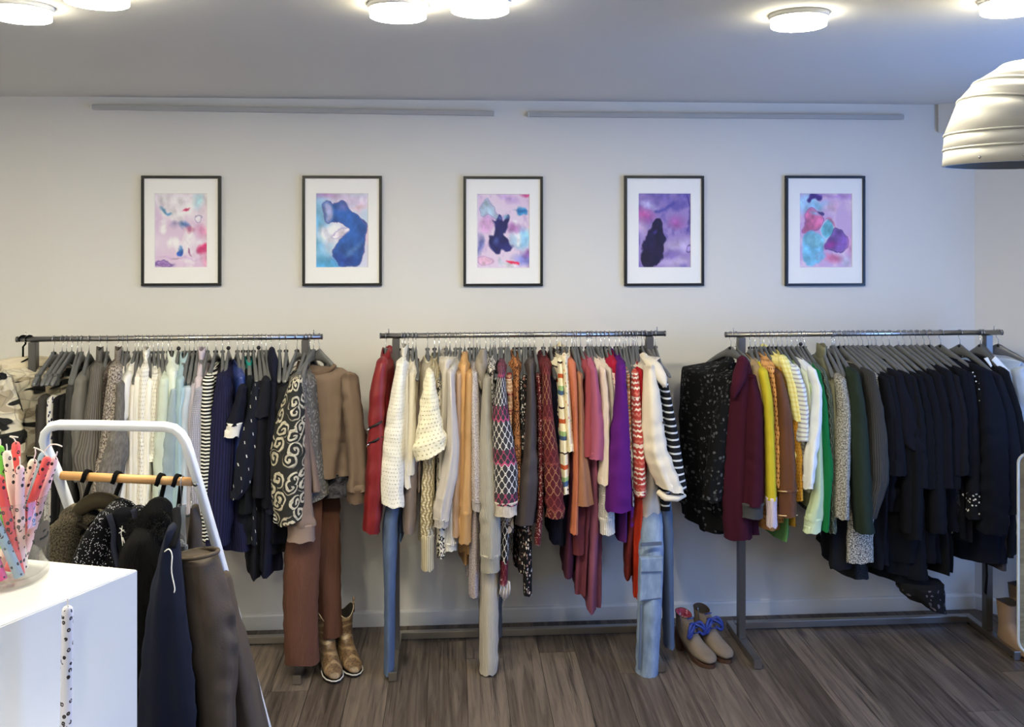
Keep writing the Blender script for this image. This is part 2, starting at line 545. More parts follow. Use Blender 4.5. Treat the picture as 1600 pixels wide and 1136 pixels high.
def pxpts(path, Y, hd):
    """[(x, y, w[, hd])] in photograph pixels on the plane Y -> [(Vector, half width, half depth)]"""
    out = []
    for q in path:
        y_ = q[4] if len(q) > 4 else Y
        out.append((on_y(q[0], q[1], y_), q[2] * 0.5 * mpp(q[0], y_), q[3] if len(q) > 3 else hd))
    return out
def dpts(path, d, hd):
    """like pxpts, at camera distance d (a point may carry its own: (x, y, w, hd, d))"""
    out = []
    for q in path:
        d_ = q[4] if len(q) > 4 else d
        out.append((at(q[0], q[1], d_), q[2] * 0.5 * d_ / F, q[3] if len(q) > 3 else hd))
    return out

# ------------------------------------------------------------------ the room
WY = 4.497                      # back wall
CEIL = 2.62
XL = on_y(80, HY, WY).x
XR = on_y(1523, HY, WY).x

def wall_material():
    b = NB('white_wall_paint')
    tc = b.n('ShaderNodeTexCoord')
    n = b.noise(tc.outputs['Object'], 1.2, 4)[0]
    b.color(b.mix(n, lin((226, 223, 217)), lin((219, 217, 212))))
    b.bsdf.inputs['Roughness'].default_value = 0.85
    b.bsdf.inputs['Specular IOR Level'].default_value = 0.25
    b.bump(b.noise(tc.outputs['Object'], 140, 3)[0], 0.08, 0.002)
    return b.mat
MT['wall'] = wall_material()
MT['ceiling'] = simple('ceiling_paint', (218, 216, 211), 0.9, 0, 0.2)
MT['base'] = simple('baseboard_paint', (224, 223, 220), 0.5)

def wood_floor():
    b = NB('dark_oak_plank')
    tc = b.n('ShaderNodeTexCoord'); oi = b.n('ShaderNodeObjectInfo')
    off = b.n('ShaderNodeVectorMath', operation='MULTIPLY_ADD')
    cmb = b.n('ShaderNodeCombineXYZ')
    for i in range(3): b.t.links.new(oi.outputs['Random'], cmb.inputs[i])
    b.t.links.new(cmb.outputs[0], off.inputs[0]); off.inputs[1].default_value = (31, 17, 5)
    b.t.links.new(tc.outputs['Object'], off.inputs[2])
    v = off.outputs[0]
    g = b.noise(b.vec(v, 26, 1.7, 1), 1.0, 6, 0.62, 1.2)[0]
    g2 = b.noise(b.vec(v, 90, 2.4, 1), 1.0, 4, 0.6, 0.4)[0]
    kn = b.vor(b.vec(v, 5, 1.6, 1), 1.0)[0]
    rnd = oi.outputs['Random']
    rp = b.n('ShaderNodeValToRGB')
    e = rp.color_ramp.elements
    e[0].position = 0.0; e[0].color = lin((50, 42, 37)); e[1].position = 1.0; e[1].color = lin((146, 130, 115))
    for pp, cc in ((0.3, (84, 74, 67)), (0.55, (107, 96, 87)), (0.75, (122, 108, 96))):
        k = e.new(pp); k.color = lin(cc)
    val = b.m('ADD', b.m('MULTIPLY_ADD', g, 1.3, -0.42), b.m('MULTIPLY_ADD', rnd, 0.36, 0.0))
    b.t.links.new(val, rp.inputs[0])
    c = b.mix(b.step(g2, 0.56, 0.72), rp.outputs[0], lin((38, 32, 29)))
    c = b.mix(b.m('MULTIPLY', b.m('SUBTRACT', 1.0, b.step(kn, 0.03, 0.12)), 0.85), c, lin((26, 22, 20)))
    b.color(c)
    b.bsdf.inputs['Roughness'].default_value = 0.5
    b.bsdf.inputs['Specular IOR Level'].default_value = 0.35
    b.bump(b.m('ADD', g2, g), 0.25, 0.002)
    return b.mat
MT['floor'] = wood_floor()

def wallseg(name, p0, p1, z0, z1, out, mat, th=0.12):
    bm = bmesh.new()
    p0, p1, out = Vector((*p0, 0)), Vector((*p1, 0)), Vector((*out, 0)).normalized() * th
    vs = []
    for z in (z0, z1):
        for p in (p0, p1, p1 + out, p0 + out):
            vs.append(bm.verts.new((p.x, p.y, z)))
    for f in ((0, 1, 2, 3), (7, 6, 5, 4), (0, 4, 5, 1), (1, 5, 6, 2), (2, 6, 7, 3), (3, 7, 4, 0)):
        bm.faces.new([vs[i] for i in f])
    return tag(bm_obj(name, bm, mat), kind='structure')

floor = tag(box('floor', (-4.0, -1.6, -0.15), (3.7, 5.4, -0.008), simple('floor_screed', (60, 54, 49), 0.7)), kind='structure')
tag(box('ceiling', (-4.0, -1.6, CEIL), (3.7, 5.4, CEIL + 0.12), MT['ceiling']), kind='structure')
LA = (XL - 1.55, WY + 1.55 * math.tan(math.radians(3)))
wallseg('wall_back', (XL, WY), (XR, WY), 0, CEIL, (0, 1), MT['wall'])
wallseg('wall_left', (XL, WY), LA, 0, CEIL, (-0.3, 1), MT['wall'])
wallseg('wall_far_left', LA, (LA[0], -1.5), 0, CEIL, (-1, 0), MT['wall'])
RX, RY = 3.30, WY - (3.30 - XR)
wallseg('wall_right', (XR, WY), (RX, RY), 0, CEIL, (1, 1), MT['wall'])
wallseg('wall_front', (LA[0], -1.5), (RX, -1.5), 0, CEIL, (0, -1), MT['wall'])
W0, W1, WZ0, WZ1 = 1.1, 3.1, 0.40, 2.30
wallseg('wall_window_side', (RX, RY), (RX, W1), 0, CEIL, (1, 0), MT['wall'])
wallseg('wall_window_side.001', (RX, W0), (RX, -1.5), 0, CEIL, (1, 0), MT['wall'])
wallseg('wall_window_side.002', (RX, W1), (RX, W0), 0, WZ0, (1, 0), MT['wall'])
wallseg('wall_window_side.003', (RX, W1), (RX, W0), WZ1, CEIL, (1, 0), MT['wall'])
bm = bmesh.new()
for y in (W0, (W0 + W1) / 2 - 0.03, W1 - 0.06):
    add_box(bm, (RX + 0.03, y, WZ0), (RX + 0.09, y + 0.06, WZ1), 0.004)
for z in (WZ0, WZ1 - 0.06):
    add_box(bm, (RX + 0.03, W0 + 0.06, z), (RX + 0.09, W1 - 0.06, z + 0.06), 0.004)
tag(bm_obj('window_1', bm, MT['base']), kind='structure')
pl = bpy.data.lights.new('window_portal', 'AREA')
pl.shape = 'RECTANGLE'; pl.size = WZ1 - WZ0; pl.size_y = W1 - W0
pl.cycles.is_portal = True
plo = bpy.data.objects.new('window_portal', pl)
plo.location = (RX + 0.10, (W0 + W1) / 2, (WZ0 + WZ1) / 2)
plo.rotation_euler = (0, math.pi / 2, 0)
COL.objects.link(plo)

# floor planks, one object each
PW, PL = 0.170, 1.22
pbm = bmesh.new(); add_box(pbm, (-PW / 2 + 0.0012, -PL / 2 + 0.0012, -0.008), (PW / 2 - 0.0012, PL / 2 - 0.0012, 0), 0.0)
pme = bpy.data.meshes.new('plank')
bmesh.ops.recalc_face_normals(pbm, faces=pbm.faces); pbm.to_mesh(pme); pbm.free()
pme.materials.append(MT['floor'])
rng = random.Random(5)
ncol = 0
x = -3.25
while x < 3.3:
    y = 0.75 + rng.random() * PL - PL
    while y < 4.9:
        o = bpy.data.objects.new('plank', pme)
        o.parent = floor
        o.location = (x, y + PL / 2, 0)
        COL.objects.link(o)
        y += PL
    x += PW

# baseboards
def baseboard(name, p0, p1, inn):
    p0, p1 = Vector((*p0, 0)), Vector((*p1, 0)); n = Vector((*inn, 0)).normalized()
    prof = [(0, 0), (0.014, 0), (0.014, 0.066), (0.009, 0.074), (0, 0.076)]
    V, Fc = [], []
    for p in (p0, p1):
        for a, z in prof:
            V.append(p + n * a + Vector((0, 0, z)))
    k = len(prof)
    for j in range(k):
        j2 = (j + 1) % k
        Fc.append((j, j2, k + j2, k + j))
    Fc += [tuple(range(k)), tuple(range(2 * k - 1, k - 1, -1))]
    return tag(mesh_obj(name, V, Fc, MT['base'], smooth=False), kind='structure')
baseboard('baseboard_back', (XL, WY), (XR, WY), (0, -1))
baseboard('baseboard_left', LA, (XL, WY), (0.26, -0.96))
baseboard('baseboard_right', (XR, WY), (RX, RY), (-1, -1))
# boxed beam along the top of the angled right wall
c0 = on_y(1466, 150, WY - 0.02)
bx0 = Vector((c0.x, WY, 0))
dv = Vector((1, -1, 0)).normalized(); nv = Vector((-1, -1, 0)).normalized()
s0 = Vector((XR, WY, 0))
a0 = s0 + nv * 0.16 + dv * 0.0
a0 = Vector((c0.x, WY - 0.02, 0))
a1 = a0 + dv * 1.6
vs = []
bm = bmesh.new()
zlo = on_y(1466, 206, WY - 0.05).z
for z in (zlo, CEIL):
    for p in (a0, a1, a1 - nv * 0.30, a0 - nv * 0.30):
        vs.append(bm.verts.new((p.x, p.y, z)))
for f in ((0, 1, 2, 3), (7, 6, 5, 4), (0, 4, 5, 1), (1, 5, 6, 2), (2, 6, 7, 3), (3, 7, 4, 0)):
    bm.faces.new([vs[i] for i in f])
tag(bm_obj('trim_1', bm, MT['wall']), kind='structure')

# ------------------------------------------------------------------ ceiling lights
def lamp_mat():
    b = NB('lit_diffuser')
    b.color((1, 1, 1, 1))
    b.bsdf.inputs['Emission Color'].default_value = (1.0, 0.92, 0.69, 1)
    b.bsdf.inputs['Emission Strength'].default_value = LAMP_STRENGTH
    return b.mat
MT['lamp'] = lamp_mat()
MT['lamp_rim'] = lamp_mat()
MT['lamp_rim'].node_tree.nodes['Principled BSDF'].inputs['Emission Strength'].default_value = LAMP_STRENGTH * 0.12
def disc(name, z0, z1, r0, r1, mat, parent, n=40, rounded=0.0):
    rings = []
    c = wloc(parent)
    prof = [(r0, z0), (r1, z1)]
    if rounded:
        prof = [(r0, z0), (r0, z1 + rounded), (r0 - rounded * 0.35, z1 + rounded * 0.35), (r0 - rounded, z1), (r0 * 0.4, z1 - 0.002)]
    for r, z in prof:
        rings.append([Vector((c.x + r * math.cos(2 * math.pi * k / n), c.y + r * math.sin(2 * math.pi * k / n), z)) for k in range(n)])
    return loft(name, rings, mat, parent)
LIGHTS = [((33, 22), 'round ceiling light at the far corner above the camouflage jacket, cut by the frame edge'),
          ((152, -2), 'round ceiling light nearest the corner one, half cut by the top of the picture'),
          ((622, 20), 'lit round ceiling light with a visible glass rim, above the blue print'),
          ((750, 11), 'lit round ceiling light above the third framed print, beside the rimmed one'),
          ((1248, 34), 'single round ceiling light above the pink and turquoise print'),
          ((1582, 11), 'round ceiling light above the white duct elbow')]
LIGHTS += [((x, y - 1000), 'round ceiling light added out of view to brighten the room') for x, y in ((-2.3, 1.5), (-2.3, 0.1), (-1.3, 0.8), (-0.2, -0.5), (-2.7, 2.7))]  # added lamps, all out of view, to lift the wall and clothes
for (px, py), lab in LIGHTS:
    p = on_z(px, py + 7, CEIL - 0.036) if py > -500 else Vector((px, py + 1000, 0))
    t = empty('ceiling_light', (p.x, p.y, CEIL), lab, 'ceiling light', 'round ceiling lights')
    disc('mounting_ring', CEIL, CEIL - 0.014, 0.087, 0.085, MT['white_plastic'], t)
    disc('diffuser_rim', CEIL - 0.010, CEIL - 0.036, 0.0795, 0.0795, MT['lamp_rim'], t)
    disc('diffuser', CEIL - 0.0355, CEIL - 0.0375, 0.0785, 0.076, MT['lamp'], t)

# ------------------------------------------------------------------ picture hanging tracks
for (x0, y0, x1, y1), lab in (((145, 167.5, 772, 177.5), 'white picture track above the two leftward prints, near the ceiling'),
                              ((826, 179, 1411, 183.5), 'white picture track above the dark purple print, near the ceiling')):
    t = empty('picture_track', on_y(x0, y0, WY), lab, 'picture rail', 'picture tracks on the back wall')
    A, B = on_y(x0, y0, WY - 0.014), on_y(x1, y1, WY - 0.014)
    MTt = simple('track_aluminium', (176, 176, 174), 0.45)
    V, Fc = pipe_geo([A, B], 0, rect=(0.011, 0.014), fixed=(0, 1, 0))
    mesh_obj('track_channel', V, Fc, MTt, t, smooth=False)
    for P, s in ((A, -1), (B, 1)):
        box('end_cap', P + Vector((-0.003 if s > 0 else -0.004, -0.0135, -0.0125)), P + Vector((0.004 if s > 0 else 0.003, 0.014, 0.0125)), MT['white_plastic'], t, 0.001)

# ------------------------------------------------------------------ duct elbow
def duct():
    D = 2.4
    c = at(1600, 232, D)
    t = empty('duct_elbow', at(1600, 257, D), 'white segmented sheet metal duct elbow with open round mouth', 'duct')
    t.location.z = c.z - 0.05
    spec = [((1481, 257), (1719, 257), 1.0), ((1482.5, 232), (1718.5, 232), 1.0), ((1484, 208), (1718, 211), 1.0), ((1506, 151), (1722, 200), 1.0),
            ((1531, 123), (1730, 190), 1.0), ((1572, 98), (1742, 184), .98), ((1650, 80), (1765, 196), .95), ((1790, 74), (1800, 218), .92), ((1900, 72), (1905, 222), .92)]
    m = simple('white_painted_duct', (186, 185, 180), 0.45)
    n = 48
    def ring(s, k=1.0):
        L, R_ = at(*s[0], D), at(*s[1], D)
        ce = (L + R_) / 2; h = (L - R_) / 2 * k * 0.965
        dep = Vector((st, ct, 0)) * (0.200 * s[2] * k)
        return [ce + h * math.cos(2 * math.pi * j / n) + dep * math.sin(2 * math.pi * j / n) for j in range(n)]
    for i in range(len(spec) - 1):
        r0, r1 = ring(spec[i]), ring(spec[i + 1], 0.988)
        rin = ring(spec[i], 0.97)
        rings = [rin, r0, r1] if i == 0 else [r0, r1]
        g = loft('gore' if i > 1 else 'collar_band', rings, m, t, False, False)
        sol = g.modifiers.new('thickness', 'SOLIDIFY'); sol.thickness = 0.002; sol.offset = -1
        if i > 0:
            pipe('seam_bead', r0 + [r0[0]], 0.0035, m, t, 6)
    dk = simple('duct_inside', (150, 150, 152), 0.6)
    loft('damper_plate', [[p + Vector((0, 0, 0.060)) for p in ring((spec[0][0], spec[0][1], 1), 0.94)], [p + Vector((0, 0, 0.066)) for p in ring((spec[0][0], spec[0][1], 1), 0.94)]], dk, t)
    for a in (3.5, 4.0, 5.3, 5.8):
        k = int(a / (2 * math.pi) * n)
        p = ring(spec[0], 1.0)[k]
        r = bmesh.new(); bmesh.ops.create_uvsphere(r, u_segments=8, v_segments=6, radius=0.004)
        bmesh.ops.translate(r, verts=r.verts, vec=p + Vector((0, 0, 0.012)))
        bm_obj('rivet', r, MT['wire'], t, True)
duct()

# ------------------------------------------------------------------ framed prints
def vnoise(W, H, f, rs):
    g = rs.rand(int(f) + 3, int(f) + 3)
    xs = np.linspace(0, f, W); ys = np.linspace(0, f, H)
    xi = xs.astype(int); yi = ys.astype(int)
    fx = xs - xi; fy = ys - yi
    fx = fx * fx * (3 - 2 * fx); fy = (fy * fy * (3 - 2 * fy))[:, None]
    a = g[np.ix_(yi, xi)]; b = g[np.ix_(yi, xi + 1)]; c = g[np.ix_(yi + 1, xi)]; d = g[np.ix_(yi + 1, xi + 1)]
    return (a * (1 - fx) + b * fx) * (1 - fy) + (c * (1 - fx) + d * fx) * fy
def fbm(W, H, f, rs, o=4):
    s, a, t = 0, 1.0, 0
    for _ in range(o):
        s = s + a * vnoise(W, H, f, rs); t += a; a *= 0.5; f *= 2
    return s / t
def sdpoly(X, Y, P):
    d = np.full(X.shape, 9.0); sg = np.ones(X.shape)
    n = len(P)
    for i in range(n):
        ax, ay = P[i]; bx, by = P[i - 1]
        ex, ey = bx - ax, by - ay
        wx, wy = X - ax, Y - ay
        t = np.clip((wx * ex + wy * ey) / (ex * ex + ey * ey), 0, 1)
        d = np.minimum(d, (wx - ex * t) ** 2 + (wy - ey * t) ** 2)
        c1 = Y >= ay; c2 = Y < by; c3 = ex * wy > ey * wx
        fl = (c1 & c2 & c3) | (~c1 & ~c2 & ~c3)
        sg = np.where(fl, -sg, sg)
    return sg * np.sqrt(d)
def art(seed, base, ops, W=96, H=135, warp=0.07):
    rs = np.random.RandomState(seed)
    X, Y = np.meshgrid(np.linspace(0, 1, W), np.linspace(0, 1.41, H))
    wx = (fbm(W, H, 5, rs) - .5) * warp * 2 + (fbm(W, H, 16, rs) - .5) * warp * 0.5
    wy = (fbm(W, H, 5, rs) - .5) * warp * 2 + (fbm(W, H, 16, rs) - .5) * warp * 0.5
    Xw, Yw = X + wx, Y + wy
    n = fbm(W, H, 3, rs)[..., None]; n2 = fbm(W, H, 6, rs)[..., None]
    c = [np.array(q, float) for q in base]
    img = c[0] * (1 - n) + c[1] * n
    k = np.clip((n2 - .5) * 4, 0, 1); img = img * (1 - k) + c[2] * k
    for op in ops:
        kind, geo, colr, al, soft, edge = op
        if kind == 'e':
            cx, cy, rx, ry, rot = geo
            cy *= 1.41
            dx, dy = Xw - cx, Yw - cy
            cr, sr = math.cos(rot), math.sin(rot)
            u = (dx * cr + dy * sr) / rx; v = (-dx * sr + dy * cr) / ry
            d = (np.sqrt(u * u + v * v) - 1) * min(rx, ry)
        else:
            for _ in range(2):                    # round the corners of the outline
                geo = [q for i in range(len(geo)) for a, b in ((geo[i], geo[(i + 1) % len(geo)]),) for q in ((a[0] * .75 + b[0] * .25, a[1] * .75 + b[1] * .25), (a[0] * .25 + b[0] * .75, a[1] * .25 + b[1] * .75))]
            d = sdpoly(Xw, Yw, [(a, b * 1.41) for a, b in geo])
        m = np.clip(0.5 - d / soft, 0, 1)[..., None] * al
        tex = (0.62 + 0.72 * fbm(W, H, 8, rs, 5))[..., None]
        img = img * (1 - m) + np.clip(np.array(colr, float) * tex, 0, 255) * m
        if edge is not None:
            e = np.clip(1 - np.abs(d) / 0.013, 0, 1)[..., None] * 0.8
            img = img * (1 - e) + np.array(edge, float) * e
    return np.clip(img, 0, 255)
NV, PU = (38, 40, 104), (96, 66, 150)
ARTS = [
 (11, [(240, 226, 240), (222, 190, 222), (250, 246, 250)], [
   ('e', (.5, .08, .8, .12, 0), (252, 250, 252), .9, .25, None), ('e', (.55, .27, .3, .13, 0), (252, 250, 252), .9, .2, None),
   ('e', (.85, .1, .09, .13, 0), (175, 222, 232), .8, .12, None),
   ('p', [(.14, .17), (.2, .2), (.22, .26), (.34, .26), (.28, .3), (.18, .28)], (58, 136, 190), .9, .05, None),
   ('p', [(.5, .22), (.57, .235), (.68, .22), (.6, .27), (.53, .26)], (208, 44, 100), .95, .03, None),
   ('e', (.56, .44, .11, .05, .4), (86, 130, 196), .9, .05, None), ('e', (.66, .49, .08, .05, .2), (222, 110, 160), .8, .06, None),
   ('e', (.36, .42, .07, .05, 0), (160, 150, 200), .7, .08, None),
   ('e', (.85, .34, .06, .07, 0), (246, 240, 250), .5, .03, (150, 130, 180)),
   ('e', (.92, .52, .12, .12, 0), (224, 130, 180), .7, .15, None), ('e', (.93, .76, .1, .1, 0), (214, 60, 120), .95, .06, None),
   ('e', (.95, .9, .06, .12, 0), (224, 140, 186), .7, .08, None),
   ('e', (.5, .8, .07, .075, 0), (50, 96, 190), 1, .03, None), ('p', [(.48, .68), (.52, .7), (.54, .78), (.46, .78)], (90, 150, 215), .8, .04, None),
   ('p', [(.67, .74), (.73, .8), (.72, .87), (.69, .82)], (170, 80, 150), .9, .03, None),
   ('e', (.15, .97, .15, .05, .15), (136, 96, 178), .85, .06, (100, 70, 150)), ('e', (.45, .88, .25, .02, 0), (190, 150, 200), .7, .04, None)]),
 (12, [(222, 214, 236), (200, 226, 244), (236, 214, 232)], [
   ('e', (.03, .5, .2, .7, 0), (112, 186, 226), .9, .3, None), ('e', (.2, 1.0, .4, .2, 0), (80, 168, 220), .9, .2, None),
   ('e', (.3, .55, .28, .18, 0), (236, 232, 244), .9, .12, None),
   ('e', (.7, .1, .4, .12, 0), (226, 206, 232), .9, .2, None), ('e', (.15, .03, .2, .05, 0), (180, 110, 180), .7, .1, None), ('e', (.8, .21, .12, .03, -.3), (244, 204, 214), .8, .08, None),
   ('p', [(.1, .17), (.2, .12), (.32, .145), (.42, .1), (.56, .11), (.63, .22), (.8, .29), (.93, .36), (.96, .6), (.93, .85), (.85, .95), (.6, 1.0), (.45, .97), (.28, .82), (.4, .72), (.48, .6), (.65, .5), (.5, .43), (.16, .37), (.13, .27)], (44, 92, 172), .95, .03, (70, 60, 140)),
   ('p', [(.12, .18), (.2, .14), (.31, .17), (.33, .3), (.3, .37), (.18, .36)], (186, 186, 224), .9, .08, None),
   ('e', (.52, .18, .1, .07, .4), (130, 130, 200), .8, .1, None), ('e', (.75, .75, .15, .05, -.8), (120, 160, 220), .6, .1, None),
   ('p', [(.28, .6), (.42, .5), (.6, .48), (.62, .52), (.5, .58), (.34, .62)], (244, 232, 244), .9, .05, (170, 160, 210)), ('e', (.58, .9, .2, .08, 0), (40, 60, 150), .6, .12, None)]),
 (13, [(226, 196, 226), (240, 226, 240), (200, 170, 214)], [
   ('e', (.85, .6, .2, .2, 0), (150, 206, 236), .95, .12, None), ('p', [(.68, .35), (.8, .36), (.82, .7), (.7, .68)], (250, 248, 252), .9, .08, None),
   ('p', [(.05, .2), (.15, .08), (.25, .12), (.35, .3), (.42, .4), (.36, .4), (.25, .25), (.1, .3)], (178, 208, 228), .9, .05, (150, 150, 200)),
   ('e', (.16, .4, .13, .14, .4), (214, 166, 212), .9, .08, None), ('p', [(.7, .2), (.85, .17), (.98, .2), (.95, .29), (.75, .28)], (66, 156, 214), .95, .04, None),
   ('e', (.83, .23, .1, .02, 0), (40, 100, 180), .8, .04, None), ('e', (.95, .03, .06, .03, 0), (200, 50, 120), .9, .05, None), ('e', (.62, .08, .12, .05, .2), (176, 140, 200), .8, .1, None),
   ('e', (.05, .7, .05, .2, 0), (88, 100, 170), .8, .06, None), ('e', (.7, .45, .12, .08, 0), (170, 104, 176), .8, .08, None),
   ('e', (.9, .88, .18, .12, 0), (110, 120, 200), .8, .12, None), ('e', (.95, .8, .1, .06, -.5), (150, 90, 170), .8, .08, None),
   ('p', [(.25, .32), (.33, .4), (.36, .28), (.42, .28), (.48, .4), (.55, .28), (.6, .3), (.58, .5), (.5, .55), (.62, .6), (.7, .74), (.6, .78), (.52, .72), (.4, .82), (.25, .76), (.18, .6), (.2, .5), (.3, .56), (.32, .46)], NV, .98, .03, None),
   ('e', (.35, .64, .05, .06, 0), (90, 110, 180), .8, .08, None), ('e', (.4, .34, .04, .04, 0), (110, 130, 200), .7, .06, None), ('e', (.53, .32, .05, .04, 0), (130, 190, 220), .8, .06, None),
   ('p', [(.4, .82), (.52, .94), (.48, 1.0), (.42, .95)], (206, 214, 226), .9, .05, None), ('p', [(.6, .9), (.8, .93), (.78, .97), (.58, .93)], (224, 36, 78), 1, .03, None),
   ('e', (.6, .97, .12, .035, 0), (250, 250, 252), .95, .05, None), ('e', (.16, .92, .15, .08, 0), (238, 190, 216), .9, .06, (200, 150, 200))]),
 (14, [(146, 120, 186), (176, 156, 208), (110, 96, 176)], [
   ('e', (.1, .28, .16, .09, .3), (202, 90, 160), .8, .15, None), ('e', (.05, .45, .1, .12, 0), (226, 196, 222), .8, .15, None), ('e', (.74, .38, .12, .1, .4), (176, 92, 170), .85, .15, None),
   ('e', (.8, .7, .3, .09, 0), (214, 200, 230), .9, .2, None), ('e', (.75, .93, .25, .06, 0), (222, 206, 230), .8, .15, None), ('e', (.6, .8, .12, .06, 0), (120, 96, 176), .7, .12, None),
   ('p', [(.3, .2), (.5, .18), (.7, .1), (.72, .12), (.55, .22), (.35, .26)], (76, 74, 160), .85, .06, None), ('e', (.2, .15, .16, .05, .2), (196, 190, 224), .8, .08, None), ('e', (.55, .07, .3, .06, 0), (120, 104, 180), .7, .12, None),
   ('p', [(.92, .0), (.96, .0), (.97, .3), (.95, .5), (.92, .52), (.94, .3)], (72, 62, 146), .85, .03, None), ('e', (.98, .74, .05, .07, 0), (150, 130, 190), .6, .03, (60, 40, 110)),
   ('p', [(.3, .36), (.4, .34), (.46, .4), (.5, .5), (.53, .6), (.5, .75), (.48, .88), (.38, .99), (.07, 1.0), (.05, .85), (.09, .65), (.15, .52), (.24, .45)], (28, 20, 62), 1, .03, None), ('e', (.31, .51, .04, .03, 0), (80, 60, 150), .8, .05, None)]),
 (15, [(226, 190, 222), (206, 176, 220), (240, 214, 230)], [
   ('e', (.12, .15, .2, .2, 0), (172, 212, 240), .9, .15, None), ('e', (.4, .16, .16, .07, 0), (140, 206, 236), .9, .1, None), ('e', (.6, .18, .14, .08, 0), (240, 196, 216), .8, .1, None),
   ('p', [(.13, .1), (.2, .02), (.3, .03), (.4, .03), (.42, .08), (.3, .1), (.22, .08), (.18, .14)], (70, 44, 130), .95, .03, None), ('e', (.75, .05, .3, .03, .1), (176, 130, 196), .8, .06, None),
   ('p', [(.1, .22), (.25, .2), (.36, .24), (.46, .36), (.33, .5), (.18, .56), (.03, .54), (.08, .4)], (226, 120, 166), .95, .05, (150, 80, 150)), ('e', (.28, .27, .08, .04, .2), (170, 200, 232), .9, .06, None),
   ('p', [(.48, .36), (.6, .37), (.66, .48), (.62, .6), (.5, .64), (.34, .52)], (126, 206, 222), 1, .03, (250, 240, 248)),
   ('p', [(.05, .56), (.3, .52), (.46, .63), (.48, .76), (.42, .94), (.2, .98), (.06, .95)], (132, 204, 234), 1, .04, None), ('e', (.3, .65, .18, .12, 0), (142, 206, 220), .8, .08, None),
   ('p', [(.46, .34), (.58, .36), (.7, .47), (.66, .48), (.56, .39)], (220, 120, 160), .9, .04, None), ('e', (.42, .26, .05, .04, .5), (80, 56, 140), .9, .04, NV),
   ('p', [(.66, .48), (.8, .5), (.86, .56), (.94, .6), (.92, .72), (.8, .79), (.6, .78), (.5, .76), (.5, .66), (.6, .62)], (122, 84, 168), .9, .05, (60, 40, 110)), ('e', (.6, .72, .1, .05, -.3), (160, 60, 140), .85, .08, None),
   ('e', (.65, .88, .16, .07, 0), (232, 130, 170), .9, .08, None), ('e', (.4, .86, .1, .07, 0), (140, 200, 232), .9, .05, (170, 180, 220)), ('e', (.88, .92, .12, .1, .5), (214, 216, 236), .8, .12, None), ('e', (.95, .75, .06, .2, 0), (222, 150, 196), .7, .1, None)]),
]
def print_material():
    b = NB('ink_print')
    at_ = b.n('ShaderNodeVertexColor'); at_.layer_name = 'ink'
    b.color(at_.outputs[0])
    b.bsdf.inputs['Roughness'].default_value = 0.7
    return b.mat
MT['print'] = print_material()
PLABS = ['black framed print of pale pink and lilac ink with blue drops', 'black framed print of one large blue ink shape',
         'black framed print of navy, pink and sky blue ink with a red streak', 'black framed print of purple ink with a dark cloaked shape',
         'black framed print of pink and turquoise ink cells']
